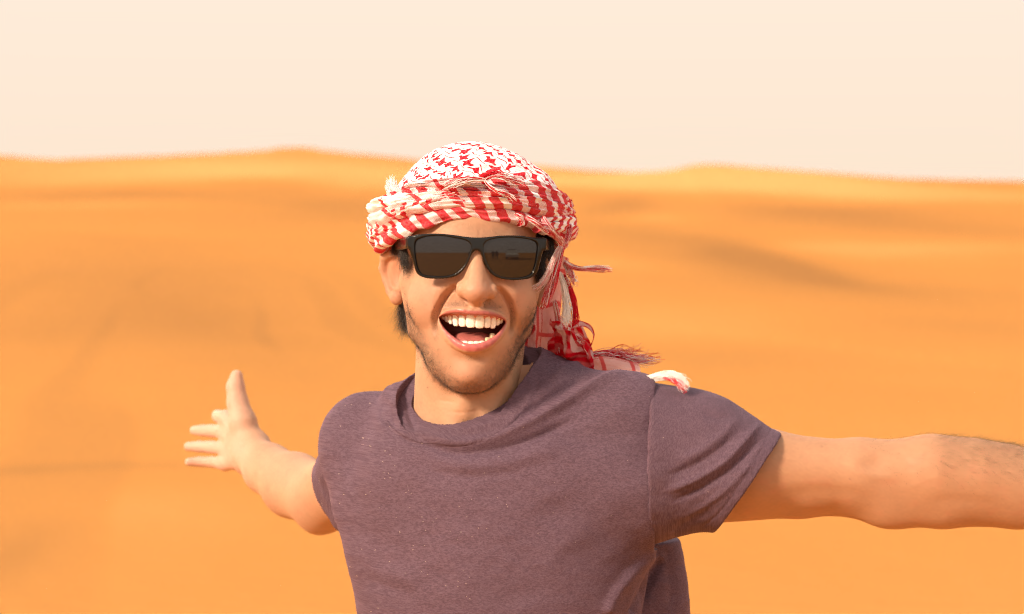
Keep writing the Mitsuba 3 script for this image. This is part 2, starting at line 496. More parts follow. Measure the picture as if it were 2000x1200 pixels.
def hand_chains(W, dvec, nvec, up, lengths, spread, curl, thumb, s=1.0, knuckle=(.032, .010, -.013, -.032), away=(.0, .0, .0, .0)):
    """palm, fingers and thumb from a wrist W; dvec along the hand, nvec out of the palm, up towards the thumb"""
    out = []
    base = [W + dvec * (.088 - .006 * abs(i - 1)) * s + up * k * s for i, k in enumerate(knuckle)]
    for i, b in enumerate(base):
        out.append(([W + up * knuckle[i] * .45 * s + dvec * .008, (W + b) / 2 + up * knuckle[i] * .12, b], [.0125 * s, .0120 * s, .0105 * s], .012))
        a, pts, rs = spread[i], [b], [.0098 * s]
        d0 = dvec * math.cos(a) + up * math.sin(a)
        pos, bend = b, 0.0
        for j, f in enumerate((.45, .31, .24)):
            bend += curl[i] * (0.6, 1.0, 0.8)[j]
            v = d0 * math.cos(bend) + nvec * math.sin(bend)
            pos = pos + v * lengths[i] * f * s
            pts.append(pos)
            rs.append((.0088, .0080, .0066)[j] * s * (1.0 if i < 3 else .88))
        out.append((pts, rs, .004))
    out.append((thumb[0], thumb[1], .008))
    return out


def fingers_sdf(p, chains, k=.007):
    palm, rest = None, None
    for c in chains[:-1:2]:
        e = chain(p, *c)
        palm = e if palm is None else smin(palm, e, .014)
    for c in chains[1:-1:2]:
        rest = smin(palm, chain(p, *c), k) if rest is None else dr.minimum(rest, smin(palm, chain(p, *c), k))
    return smin(rest, chain(p, *chains[-1]), .014)


EL = q(632, 972, .40)
WL = q(487, 882, .655)
DL = np.array([-.52, .84, .14]); DL /= np.linalg.norm(DL)
UL = np.array([-.02, 0.0, 1.0]); UL -= DL * (UL @ DL); UL /= np.linalg.norm(UL)
NL = np.cross(UL, DL); NL = NL if NL[1] < 0 else -NL
THUMB_L = ([q(484, 868, .655), q(474, 826, .660), q(464, 786, .668), q(460, 756, .672), q(462, 735, .672)], [.017, .0185, .0138, .0118, .0086])
HAND_L = hand_chains(WL, DL, NL, UL, (.070, .078, .073, .060), (-.14, -.17, -.15, -.12), (-.20, .10, .26, .52), THUMB_L, knuckle=(.030, .010, -.012, -.032))


def left_arm_sdf(p):
    d = chain(p, [q(722, 874, .205), q(690, 935, .31), EL], [.041, .0420, .040], .02)
    d = smin(d, chain(p, [EL, q(574, 948, .50), q(524, 916, .58), WL], [.039, .0390, .0310, .0240], .02), .02)
    d = smin(d, ell(p, q(622, 1012, .41), (.018, .02, .018)), .02)
    d = smin(d, chain(p, [q(498, 872, .65), q(488, 900, .655)], [.021, .021], .01), .015)
    return smin(d, fingers_sdf(p, HAND_L), .018)


ER = q(1728, 952, .075)
WR = q(2290, 985, .075)
DR_ = np.array([1, .05, -.03]); DR_ /= np.linalg.norm(DR_)
UR = np.array([.03, 0, 1.0]); UR -= DR_ * (UR @ DR_); UR /= np.linalg.norm(UR)
NR = np.cross(UR, DR_); NR = NR if NR[1] < 0 else -NR
THUMB_R = ([WR + DR_ * .01 + UR * .018, WR + DR_ * .035 + UR * .045 + NR * .012, WR + DR_ * .055 + UR * .075 + NR * .015, WR + DR_ * .07 + UR * .102 + NR * .015], [.015, .016, .0115, .0085])
HAND_R = hand_chains(WR, DR_, NR, UR, (.070, .078, .073, .060), (.12, .03, -.05, -.14), (.08, .1, .12, .14), THUMB_R)


def right_arm_sdf(p):
    d = chain(p, [q(1290, 900, .085), q(1480, 915, .075), q(1650, 922, .066)], [.048, .0385, .0330], .03)
    d = smin(d, chain(p, [q(1400, 958, .095), q(1560, 955, .092), q(1690, 962, .086)], [.034, .028, .0245], .02), .03)
    d = smin(d, ell(p, q(1725, 950, .074), (.034, .030, .0305)), .04)
    d = smin(d, ell(p, q(1745, 999, .072), (.022, .018, .0145)), .02)
    d = smin(d, chain(p, [q(1700, 917, .064), q(1820, 922, .060), q(1900, 930, .062), q(1970, 940, .065), q(2140, 968, .072), WR], [.0290, .0345, .0342, .0328, .0265, .023], .03), .035)
    d = smin(d, chain(p, [q(1740, 973, .072), q(1840, 974, .068), q(1990, 977, .070), q(2150, 980, .075)], [.0255, .0282, .0262, .021], .02), .03)
    return smin(d, fingers_sdf(p, HAND_R), .018)


def trunk_sdf(p):
    d = ell(p, q(975, 1130, .14), (.140, .085, .26), axes(-20))
    d = smin(d, cap(p, q(780, 890, .18), q(1150, 890, .12), .04, .045), .05)
    d = smin(d, cap(p, q(1100, 890, .12), q(1290, 900, .085), .045, .048), .03)
    d = smin(d, cap(p, q(790, 900, .19), q(722, 876, .205), .038, .040), .03)
    return d


def hand_px(lo_px, hi_px, Y0, Y1):
    c = [q(a, b, Y) for a in (lo_px[0], hi_px[0]) for b in (lo_px[1], hi_px[1]) for Y in (Y0, Y1)]
    return np.min(c, 0), np.max(c, 0)


def build_body():
    hv, hf = sdf_mesh(head_sdf, *hand_px((690, 320), (1170, 905), -.045, .225), .00125)
    hv = relax(hv, hf, 1, .4)
    S = Sculpt(680, 300, 1180, 920)
    face_relief(S)
    hv = S.push(hv, hf, deep=.10)
    hv = hv + normals(hv, hf) * ((meshkit.fbm(hv * 520, 2, 17) - .5) * .00020)[:, None]
    lv, lf = sdf_mesh(left_arm_sdf, *hand_px((330, 700), (735, 1075), .12, .80), .0018)
    lv = relax(lv, lf, 2, .5)
    rv, rf = sdf_mesh(right_arm_sdf, np.r_[q(1250, 0, .085)[0], -.03, -.26], np.r_[.93, .17, -.045], .0022)
    A = Sculpt(1240, 800, 2500, 1080)
    arm_relief(A)
    rv = relax(rv, rf, 2, .5)
    rv = A.push(rv, rf)
    rv = rv + normals(rv, rf) * ((meshkit.fbm(rv * 330, 2, 19) - .5) * .00022)[:, None]
    tv, tf = sdf_mesh(trunk_sdf, np.r_[-.26, -.02, -.46], np.r_[.26, .30, -.06], .006)
    V, F = join((hv, hf), (lv, lf), (rv, rf), (tv, tf))
    tone, gloss = skin_tone(V, len(hv))
    add('person__body', V, F, 'skin_bsdf', color=tone, uv=gloss)
    return hv, hf, rv, rf


def face_relief(S):
    # smile folds: the cheek swells over a deep crease from the wing of the nose round the mouth
    S.stroke([(895, 553), (880, 570), (864, 592), (852, 616), (848, 640), (851, 660)], 3.8, -5.4, .18, 3.2)
    S.stroke([(890, 548), (872, 566), (855, 590), (843, 616), (840, 645)], 4.5, 4.4, .4, 20)
    S.stroke([(967, 557), (981, 573), (995, 595), (1002, 618), (1002, 640), (996, 660)], 3.2, -5.2, .18, 3.8)
    S.stroke([(971, 552), (988, 570), (1003, 594), (1010, 620), (1009, 645)], 17, 4.0, .4, 4.5)
    S.stroke([(1013, 622), (1014, 645), (1008, 675), (998, 700)], 3.5, -1.1, .4)
    S.stroke([(1024, 600), (1026, 635), (1020, 668)], 3.5, -.7, .4)
    S.stroke([(842, 660), (850, 690), (864, 716)], 6, -.6, .4)
    # cheeks
    S.blob(838, 580, 26, 22, 2.0, -30)
    S.blob(1006, 582, 20, 22, 1.6, 30)
    # furrow under the lower lip, chin
    S.stroke([(872, 688), (895, 699), (922, 703), (950, 697), (972, 682)], 9, -2.0, .35)
    S.blob(914, 738, 26, 15, 1.2)
    # philtrum and the upper lip's bow
    S.stroke([(931, 598), (928, 607)], 3.5, -.8, .3)
    S.stroke([(924, 599), (919, 607)], 2.5, .5, .3)
    S.stroke([(938, 599), (936, 607)], 2.5, .5, .3)
    # wings of the nose
    S.stroke([(894, 556), (889, 567), (893, 578)], 3.0, -1.4, .3)
    S.stroke([(966, 560), (971, 571), (967, 582)], 3.0, -1.4, .3)
    S.stroke([(908, 535), (915, 555), (914, 566)], 4.0, -.5, .4)
    S.stroke([(951, 538), (946, 556), (947, 568)], 4.0, -.5, .4)
    # under the eyes, brow lines
    S.blob(858, 560, 36, 20, 4.6, -12)
    S.blob(884, 552, 18, 12, 1.5, -20)
    S.blob(995, 563, 30, 19, 4.4, 12)
    S.blob(973, 555, 16, 11, 1.2, 20)
    S.stroke([(935, 441), (936, 455), (934, 470)], 3, -.35, .4)
    S.blob(862, 500, 24, 13, -3.2)
    S.blob(994, 501, 23, 13, -3.2)
    S.blob(866, 505, 17, 11, 3.0)
    S.blob(991, 506, 17, 11, 3.0)
    # neck
    S.stroke([(860, 800), (890, 806), (925, 804), (955, 796)], 3, -.5, .4)
    S.stroke([(850, 778), (885, 786), (900, 788)], 3, -.4, .4)
    S.blob(912, 838, 16, 10, -2.5)


def arm_relief(A):
    A.blob(1704, 906, 24, 17, -2.2)
    A.stroke([(1665, 915), (1710, 930), (1770, 925)], 9, .9, .4)
    A.stroke([(1745, 875), (1770, 900), (1788, 925)], 7, -.5, .4)
    A.stroke([(1500, 968), (1580, 962), (1680, 968), (1720, 985)], 15, -1.6, .35)
    A.stroke([(1545, 985), (1590, 990), (1640, 988)], 10, 1.0, .35)
    A.stroke([(1790, 985), (1870, 978), (1960, 985)], 12, -.8, .35)
    A.stroke([(1765, 962), (1795, 945), (1840, 930)], 2.5, .35, .3)
    A.m += (meshkit.fbm(grid2(A.m.shape, .012, .03), 3, 5) - .5) * .6


def skin_tone(V, nh):
    px, py = proj(V)
    C = np.tile(np.array([.445, .243, .150]), (len(V), 1))

    def tint(w, c):
        w = np.clip(w, 0, 1)[:, None]
        C[:] = C * (1 - w) + np.array(c) * w

    g = lambda x, y, sx, sy: np.exp(-((px - x) / sx) ** 2 - ((py - y) / sy) ** 2)
    head = np.zeros(len(V)); head[:nh] = 1
    front = head * (V[:, 1] < .07)
    P = np.stack([px, py, 0 * px], 1)
    m = meshkit.fbm(P * .045, 4, 3) - .5
    C *= (1 + .18 * m)[:, None] * np.array([1, 1.0, 1])
    tint(front * .45 * (g(838, 590, 34, 30) + g(1008, 590, 26, 30)), (.48, .205, .135))
    tint(front * .50 * (g(930, 570, 30, 22)), (.49, .215, .145))
    tint(front * .40 * g(912, 735, 40, 22), (.47, .205, .135))
    tint(head * .6 * g(765, 545, 26, 50) * (V[:, 1] > .08), (.49, .19, .11))
    tint(.35 * head * (V[:, 1] > .03) * (py > 690), (.46, .262, .155))
    tint(.75 * np.clip((500 - px) / 60, 0, 1) * (V[:, 1] > .5), (.62, .37, .29))
    tint(.7 * np.clip((px - 1300) / 100, 0, 1), (.395, .200, .108))
    fine = meshkit.fbm(V * 420, 2, 31) - .5
    C *= (1 + .16 * fine)[:, None]
    for x, y, r in ((1003, 548, 1.6), (806, 602, 1.3), (872, 566, 1.1), (968, 455, 1.2), (905, 820, 1.6), (835, 757, 1.5), (992, 735, 1.3), (1010, 590, 1.2), (1604, 872, 1.8), (1660, 935, 1.5), (884, 724, 1.2), (948, 716, 1.2)):
        tint(.7 * g(x, y, r, r) * (V[:, 1] < .12), (.16, .075, .045))
    red = np.clip((meshkit.fbm(V * 90, 3, 41) - .52) * 3, 0, 1)
    tint(.26 * red, (.47, .175, .11))
    d = np.full(len(V), 99.0)
    i = front > 0
    d[i] = map_coordinates(MM, [py[i] - 580, px[i] - 820], order=1, mode='nearest')
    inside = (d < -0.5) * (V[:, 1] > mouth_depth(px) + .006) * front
    # lips
    up = cKDTree(spline([(857, 619), (868, 610.5), (884, 605), (905, 604.5), (925, 607), (943, 606.5), (962, 609.5), (978, 615.5), (989, 627)], 200))
    lo = cKDTree(spline([(858, 624), (864, 643), (877, 663), (891, 677), (907, 685), (925, 687), (943, 683.5), (960, 675), (975, 661), (985, 645), (989, 633)], 200))
    X = np.stack([px, py], 1)
    from shapely.geometry import Polygon
    from shapely import contains_xy
    poly = Polygon(np.vstack([up.data, lo.data[::-1]]))
    ins = contains_xy(poly, px, py)
    dd = np.minimum(up.query(X)[0], lo.query(X)[0])
    sd = np.where(ins, dd, -dd)
    lw = np.clip((sd + 1.2) / 3.0, 0, 1) * (V[:, 1] < mouth_depth(px) + .016) * front
    lower = np.clip((py - 640) / 20, 0, 1)
    tint(lw * .95, (.38, .105, .092))
    tint(lw * lower * .70, (.50, .135, .130))
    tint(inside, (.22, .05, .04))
    # beard shadow: jaw, chin, upper lip
    b = front * beard_density(px, py, V)
    sp = .6 + .5 * meshkit.noise(np.stack([px * .45, py * .45, 0 * px], 1), 8)
    tint(b * .42 * sp, (.125, .080, .055))
    gloss = lw + inside * .6 + .30 * front * (g(928, 568, 16, 12) + g(838, 580, 20, 16))
    return C, np.stack([np.clip(gloss, 0, 1), 0 * gloss], 1)


def beard_density(px, py, V):
    """how thickly the stubble grows (0 to 1)"""
    jaw = spline([(793, 585), (800, 640), (815, 672), (835, 702), (852, 728), (868, 744), (888, 755), (915, 760), (942, 755), (962, 744), (982, 724), (1003, 698), (1020, 668), (1034, 630), (1042, 590)], 300)
    d, i = cKDTree(jaw).query(np.stack([px, py], 1))
    up = py < jaw[i, 1] + 4
    w = np.interp(np.linspace(0, 1, 300), [0, .1, .3, .5, .7, .9, 1], [9, 16, 24, 20, 24, 18, 10])[i]
    b = np.exp(-(d / np.where(up, w, 12)) ** 2) * .9
    b = b * np.clip((py - 575) / 40, 0, 1)
    g = lambda x, y, sx, sy, r=0: np.exp(-(((px - x) * math.cos(r) + (py - y) * math.sin(r)) / sx) ** 2 - ((-(px - x) * math.sin(r) + (py - y) * math.cos(r)) / sy) ** 2)
    b = np.maximum(b, .75 * g(884, 595, 20, 7, -.25))
    b = np.maximum(b, .80 * g(968, 597, 22, 8, .35))
    b = np.maximum(b, .62 * g(1001, 638, 9, 34))
    b = np.maximum(b, .60 * g(850, 640, 7, 30))
    b = np.maximum(b, .45 * g(924, 700, 20, 6))
    return np.clip(b, 0, 1)


def skin_bump(p, n, uv):
    return fbm(p.x * 700, p.y * 700, p.z * 700, 2)


scene['skin_bsdf'] = {'type': 'twosided', 'nested': {'type': 'principled', 'base_color': {'type': 'mesh_attribute', 'name': 'vertex_color'}, 'roughness': proc(lambda p, n, uv: .58 - .30 * uv.x), 'specular': .34}}
HV, HF, RV, RF = build_body()
labels['person'] = {'label': 'laughing young man in a mauve t-shirt with both arms flung wide', 'category': 'person'}

# ------------------------------------------------------------------ mouth: teeth, gums, tongue


def tooth(xc, y0, y1, w, Y, turn=0.0, lower=False, depth=5.5):
    """one crown: rounded, fuller at the biting edge, narrower at the gum"""
    nu, nv = 20, 14
    t = np.linspace(0, 1, nv)
    fl = np.sin(np.clip(t * 1.18, 0, 1) * math.pi / 2) if not lower else np.ones(nv)
    prof = (.86 + .14 * fl) * np.where(t > .74, np.sqrt(np.clip(1 - ((t - .74) / .26) ** 2 * .50, 0, 1)), 1)
    a = np.linspace(0, 2 * math.pi, nu, endpoint=False)
    sx, sy = np.sign(np.cos(a)) * np.abs(np.cos(a)) ** .62, np.sign(np.sin(a)) * np.abs(np.sin(a)) ** .75
    W = 1.15 * w / PX / 2
    V = np.zeros((nv, nu, 3))
    c = q(xc, y0, Y)
    h = (y1 - y0) / PX
    for i in range(nv):
        thick = depth * 1e-3 / 2 * (1.0 - .45 * t[i] ** 2)
        lx, ly = sx * W * prof[i], sy * thick + .0006 * math.cos(math.pi * (t[i] - .45)) * -1
        V[i, :, 0] = c[0] + lx * math.cos(turn) - ly * math.sin(turn)
        V[i, :, 1] = c[1] + lx * math.sin(turn) + ly * math.cos(turn)
        V[i, :, 2] = c[2] - t[i] * h
    V = V.reshape(-1, 3)
    i, j = np.meshgrid(np.arange(nv - 1), np.arange(nu), indexing='ij')
    A, B = (i * nu + j).ravel(), (i * nu + (j + 1) % nu).ravel()
    F = np.vstack([np.stack([A, A + nu, B], 1), np.stack([B, A + nu, B + nu], 1)])
    n = len(V)
    V = np.vstack([V, V[-nu:].mean(0) - [0, 0, .0004], V[:nu].mean(0)])
    k = np.arange(nu)
    F = np.vstack([F, np.stack([(nv - 1) * nu + k, np.full(nu, n), (nv - 1) * nu + (k + 1) % nu], 1), np.stack([k, (k + 1) % nu, np.full(nu, n + 1)], 1)])
    return V, F


def tube(P, R, sides=8, flat=None):
    """a tube along the points P with radii R"""
    P = np.asarray(P, float)
    R = np.broadcast_to(np.asarray(R, float), (len(P),))
    t = np.gradient(P, axis=0)
    t /= np.maximum(np.linalg.norm(t, axis=1, keepdims=True), 1e-12)
    n = np.cross(t[0], [0.3, 0.8, 0.5]); n /= np.linalg.norm(n)
    N = []
    for k in range(len(P)):
        n = n - t[k] * (n @ t[k]); n /= np.linalg.norm(n)
        N.append(n)
    N = np.array(N); B = np.cross(t, N)
    a = np.linspace(0, 2 * math.pi, sides, endpoint=False)
    V = (P[:, None] + R[:, None, None] * (np.cos(a)[None, :, None] * N[:, None] + np.sin(a)[None, :, None] * B[:, None])).reshape(-1, 3)
    m = len(P)
    i, j = np.meshgrid(np.arange(m - 1), np.arange(sides), indexing='ij')
    A, Bq = (i * sides + j).ravel(), (i * sides + (j + 1) % sides).ravel()
    F = np.vstack([np.stack([A, Bq, A + sides], 1), np.stack([Bq, Bq + sides, A + sides], 1)])
    n = len(V)
    V = np.vstack([V, P[0], P[-1]])
    k = np.arange(sides)
    F = np.vstack([F, np.stack([k, np.full(sides, n), (k + 1) % sides], 1), np.stack([(m - 1) * sides + k, (m - 1) * sides + (k + 1) % sides, np.full(sides, n + 1)], 1)])
    return V, F


def enamel(p, n, uv):
    return mix((.84, .79, .68), (.88, .85, .78), fbm(p.x * 300, p.y * 300, p.z * 120, 2))


scene['enamel_bsdf'] = {'type': 'principled', 'base_color': proc(enamel), 'roughness': .22, 'specular': .55}
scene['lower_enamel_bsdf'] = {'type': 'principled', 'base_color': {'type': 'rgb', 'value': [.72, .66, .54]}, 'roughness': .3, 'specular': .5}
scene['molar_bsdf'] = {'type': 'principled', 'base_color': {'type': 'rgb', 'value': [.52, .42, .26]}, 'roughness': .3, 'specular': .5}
scene['gum_bsdf'] = {'type': 'principled', 'base_color': {'type': 'rgb', 'value': [.56, .20, .17]}, 'roughness': .30, 'specular': .5}
scene['tongue_bsdf'] = {'type': 'bumpmap', 'scale': .0004, 'bump': proc(lambda p, n, uv: fbm(p.x * 900, p.y * 900, p.z * 900, 2)), 'nested': {
    'type': 'principled', 'base_color': {'type': 'rgb', 'value': [.36, .105, .09]}, 'roughness': .38, 'specular': .5}}


def arch(x, front=.0035, spread=.020):
    u = (x - 927) / 52.0
    return front + spread * u * u + .0


UP_TEETH = [(919.3, 615, 640.2, 16.2), (936.6, 616, 641.2, 16.0), (903.6, 616, 638.4, 13.2), (951.2, 618, 640.6, 11.6), (890.8, 614, 637.4, 10.8), (962.4, 617, 641.8, 10.0),
            (881.2, 615, 633.6, 8.6), (874.2, 616, 629.6, 7.6), (868.6, 616, 625.6, 6.4), (971.0, 619, 636.0, 8.0), (977.2, 620, 632.4, 6.6)]
for i, (x, y0, y1, w) in enumerate(UP_TEETH):
    add('person__tooth' + (f'_{i:03d}' if i else ''), *tooth(x, y0, y1, w, arch(x), math.atan2(2 * .020 * (x - 927) / 52.0 ** 2 * 1900, 1) * .8), 'enamel_bsdf')
LO_TEETH = [(908.5, 666.0, 11.6), (919.8, 666.4, 11.0), (930.6, 666.2, 11.0), (941.4, 665.6, 11.0), (952.5, 659, 10.5), (961.0, 651, 9.5)]
for k, (x, y0, w) in enumerate(LO_TEETH):
    v, f = tooth(x, -(y0), -(y0 - 14), w, arch(x, .0052, .024), math.atan2(2 * .024 * (x - 927) / 52.0 ** 2 * 1900, 1) * .8, True)
    c = q(x, y0, 0)[2]
    v[:, 2] = c - (v[:, 2] - v[:, 2].min()) * 1.0
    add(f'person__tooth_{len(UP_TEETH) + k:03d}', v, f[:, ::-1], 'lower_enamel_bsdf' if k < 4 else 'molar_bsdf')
gp_ = spline([(864, 619, .0), (876, 614.5, 0), (892, 613.5, 0), (908, 614.5, 0), (927, 616, 0), (945, 617, 0), (962, 618.5, 0), (980, 623, 0)], 40)
gv, gf = tube(np.array([q(a, b - 1.5, arch(a) + .0018) for a, b, _ in gp_]), .0047, 10)
lp_ = spline([(892, 668, 0), (906, 674, 0), (925, 677, 0), (944, 675, 0), (956, 669, 0)], 40)
lv_, lf_ = tube(np.array([q(a, b + 3, arch(a, .0052, .024) + .001) for a, b, _ in lp_]), .0040, 10)
add('person__gum', *join((gv, gf), (lv_, lf_)), 'gum_bsdf')


def tongue_sdf(p):
    d = smin(ell(p, q(909, 669, .036), (.0145, .024, .0105)), ell(p, q(935, 669, .036), (.0145, .024, .0105)), .004)
    return smin(d, ell(p, q(922, 672, .022), (.018, .012, .008)), .006)


add('person__tongue', *sdf_mesh(tongue_sdf, *hand_px((870, 640), (975, 695), .0, .07), .0012), 'tongue_bsdf')

# ------------------------------------------------------------------ t-shirt


def cloth_colour(p, n, uv):
    a, b = uv.x, uv.y
    s = fbm(a * 520, b * 1300, 0.0, 2)
    s2 = noise(a * 900, b * 2300, 5.0)
    big = fbm(a * 9, b * 9, 2.0, 3)
    c = mix((.080, .046, .066), (.128, .078, .106), smoothstep(.2, .8, s * .6 + s2 * .4))
    c = c * (.90 + .2 * big)
    # grains of sand and lint clinging to the cloth, thicker in some places
    ca, cb = a * 900, b * 900
    g = cell_rand(dr.floor(ca), dr.floor(cb), 3)
    dx, dy = ca - dr.floor(ca) - .5, cb - dr.floor(cb) - .5
    dens = .0003 + .007 * smoothstep(.55, .85, fbm(a * 14, b * 14, 7.0, 3))
    on = dr.select((g < dens) & (dx * dx + dy * dy < .13), 1.0, 0.0)
    return mi.Color3f(mix(c, (.62, .47, .36), on * .40))


def cloth_weave(p, n, uv):
    return fbm(uv.x * 500, uv.y * 1400, 0.0, 2)


scene['tshirt_bsdf'] = {'type': 'twosided', 'nested': {'type': 'bumpmap', 'scale': .0006, 'bump': proc(cloth_weave, 4e-4), 'nested': {
    'type': 'principled', 'base_color': proc(cloth_colour), 'roughness': .85, 'specular': .18, 'sheen': .6, 'sheen_tint': .5}}}

NECKP = [q(812, 760, .135), q(884, 838, .046), q(1040, 712, .115)]
NPN = np.cross(NECKP[1] - NECKP[0], NECKP[2] - NECKP[0]); NPN /= np.linalg.norm(NPN); NPN = NPN if NPN[2] > 0 else -NPN
NA, NB = q(926, 640, .113), q(918, 900, .113)


def plane(p, c, n):
    n = n / np.linalg.norm(n)
    return (p.x - c[0]) * float(n[0]) + (p.y - c[1]) * float(n[1]) + (p.z - c[2]) * float(n[2])


def torso_outer(p):
    R = axes(-20)
    d = ell(p, q(973, 1030, .130), (.166, .108, .20), R)
    d = smin(d, ell(p, q(968, 1240, .140), (.146, .104, .24), R), .06)
    d = smin(d, cap(p, q(838, 930, .125), q(1190, 930, .085), .070), .05)
    d = smin(d, ell(p, q(1150, 1240, .20), (.114, .085, .235), R), .008)
    # shoulders
    d = smin(d, cap(p, q(880, 846, .15), q(722, 862, .20), .050, .051), .03)
    d = smin(d, cap(p, q(1035, 818, .12), q(1228, 826, .085), .050, .052), .035)
    d = smin(d, cap(p, q(1235, 836, .085), q(1258, 930, .085), .050, .074), .03)
    d = smin(d, chain(p, [q(722, 864, .20), q(720, 890, .188), q(740, 970, .168), q(768, 1060, .15)], [.050, .049, .049, .049], .02), .03)
    d = smin(d, chain(p, [q(774, 778, .150), q(782, 800, .110), q(802, 846, .078)], [.016, .013, .010], .01), .014)
    return smin(d, cap(p, NA, NB, .0620, .066), .024)


def opening(p):
    o = np.array([-.004, -.002, 0])
    return cap(p, NA + o, NB + o, .0755)


def seam(p, back=0.0):
    t = (p.z - q(0, 915, .085)[2]) / .085
    return p.x + .05 * p.y - (q(1256, 900, .085)[0] + .05 * .085 - back) - .0095 * t * t


def shirt_sdf(p):
    d = torso_outer(p)
    cut = plane(p, NECKP[1], NPN)
    near = opening(p)
    d = smax(d, -dr.maximum(-cut - .003, near), .0012)
    d = dr.maximum(d, -smax(cap(p, NA, NB, .0588, .0605), -(p.z + .175), .01))
    d = dr.maximum(d, dr.minimum(seam(p), p.z - q(0, 1074, .085)[2]))
    return d


def neckline():
    """the edge of the neck opening, a closed curve where the cut meets the cloth"""
    ax = NB - NA
    o = NA + ax * (((NECKP[1] - NA) @ NPN) / (ax @ NPN))
    e1 = np.cross(NPN, [0, 1.0, 0]); e1 /= np.linalg.norm(e1); e2 = np.cross(NPN, e1)
    a = np.linspace(0, 2 * math.pi, 140, endpoint=False)
    r = np.linspace(.045, .084, 120)
    P = o + r[None, :, None] * (np.cos(a)[:, None, None] * e1 + np.sin(a)[:, None, None] * e2)
    s = sdf_at(lambda p: dr.maximum(torso_outer(p), opening(p)), P.reshape(-1, 3)).reshape(len(a), -1)
    k = np.where((s > 0).any(1), np.argmax(s > 0, 1), len(r) - 1)
    rr = gaussian_filter(r[k], 2.5, mode='wrap')
    return o + rr[:, None] * (np.cos(a)[:, None] * e1 + np.sin(a)[:, None] * e2)


RIM = cKDTree(np.vstack([RIM_P + (np.roll(RIM_P, -1, 0) - RIM_P) * t for RIM_P in [neckline()] for t in np.linspace(0, 1, 8, endpoint=False)]))


def collar_field(lo, hi, h):
    def base(p):
        d = torso_outer(p) - .0009
        d = smax(d, plane(p, NECKP[1], NPN), .0020)
        return dr.maximum(d, -cap(p, NA, NB, .0592, .0609))
    A = field(base, lo, hi, h)
    g = np.stack(np.meshgrid(*[np.arange(n) * h + l for n, l in zip(A.shape, lo)], indexing='ij'), -1)
    near = np.abs(A) < .006
    B = np.full(A.shape, .02)
    B[near] = RIM.query(g[near])[0] - .0165
    k = .002
    w = np.maximum(k - np.abs(A - B), 0) / k
    return nets(np.maximum(A, B) + w ** 3 * k / 6, lo, h)


SA, SB = q(1258, 910, .085), q(1480, 946, .066)
HEM_R = np.array([.83, -.10, -.56])
HEMC = q(1462.5, 942.5, .066)


def sleeve_cone(p, grow=0.0):
    return smin(chain(p, [SA, q(1372, 905, .078), SB], [.0835 + grow, .0675 + grow, .0580 + grow], .02), cap(p, q(1262, 860, .085), q(1330, 858, .085), .058 + grow, .052 + grow), .03)


def sleeve_r_sdf(p):
    d = smax(sleeve_cone(p), plane(p, HEMC, HEM_R), .0015)
    d = smax(d, -seam(p, .004), .001)
    return dr.maximum(d, -dr.maximum(sleeve_cone(p, -.004), -plane(p, HEMC, HEM_R) - .09))


LA, LB = q(722, 872, .20), q(700, 940, .315)
LD = (LB - LA) / np.linalg.norm(LB - LA)


def sleeve_l_sdf(p):
    d = smax(cap(p, LA, LB + LD * .05, .0500, .056), plane(p, LB, LD), .0015)
    d = smin(d, ell(p, q(690, 985, .275), (.030, .04, .036)), .03)
    d = smax(d, plane(p, LB, LD), .0015)
    return dr.maximum(d, -dr.maximum(cap(p, LA, LB + LD * .05, .046, .052), -plane(p, LB, LD) - .07))


def shirt_relief(S):
    # swag under the collar
    S.stroke([(806, 842), (840, 870), (880, 883), (940, 882), (1010, 866), (1080, 838), (1140, 812)], 8, (-4.0, -4.5, -5.5, -7.0, -6.0), .2, 9)
    S.stroke([(822, 838), (862, 858), (930, 862), (1000, 842), (1060, 812), (1130, 772), (1200, 735), (1245, 722)], 9, (3.0, 4.0, 5.5, 7.0, 7.0, 5.0), .15)
    S.stroke([(1010, 818), (1060, 786), (1110, 755), (1155, 728)], 9, -6.0, .25)
    S.stroke([(1070, 745), (1100, 722), (1150, 710)], 8, 3.0, .3)
    S.stroke([(820, 892), (880, 908), (950, 910), (1040, 890), (1130, 850)], 15, 3.4, .3)
    S.stroke([(800, 905), (880, 926), (960, 928), (1050, 908)], 10, -1.6, .35)
    S.stroke([(1120, 850), (1190, 812), (1245, 782)], 18, 2.6, .35)
    # folds on the near shoulder
    S.stroke([(790, 764), (796, 800), (814, 846)], 6, -2.4, .2)
    S.stroke([(752, 772), (758, 800), (776, 846)], 8, -3.0, .3)
    S.stroke([(735, 775), (738, 810), (752, 850)], 10, 2.0, .3)
    # armhole on the left, pull of the cloth
    S.stroke([(660, 850), (672, 910), (684, 970), (700, 1040)], 14, 1.6, .3)
    # belly and side
    S.stroke([(1284, 1078), (1250, 1104), (1210, 1150), (1180, 1205)], 16, 5.0, .1, 9)
    S.stroke([(1295, 1090), (1272, 1130), (1235, 1205)], 9, -7.0, .1)
    S.stroke([(1000, 1075), (1060, 1020), (1130, 975), (1200, 945)], 26, -1.8, .35)
    S.stroke([(1040, 1120), (1110, 1060), (1190, 1010)], 22, 1.6, .35)
    S.stroke([(700, 1120), (760, 1150), (830, 1165)], 12, -1.6, .35)
    S.stroke([(690, 1080), (760, 1120), (840, 1140)], 16, 1.6, .35)
    S.stroke([(900, 1150), (1000, 1165), (1100, 1140)], 18, -1.2, .4)
    S.stroke([(1300, 1060), (1310, 1120), (1312, 1200)], 10, -2.0, .2)
    n = meshkit.fbm(grid2(S.m.shape, .018, .026), 3, 4)
    S.m += (n - .5) * 3.2


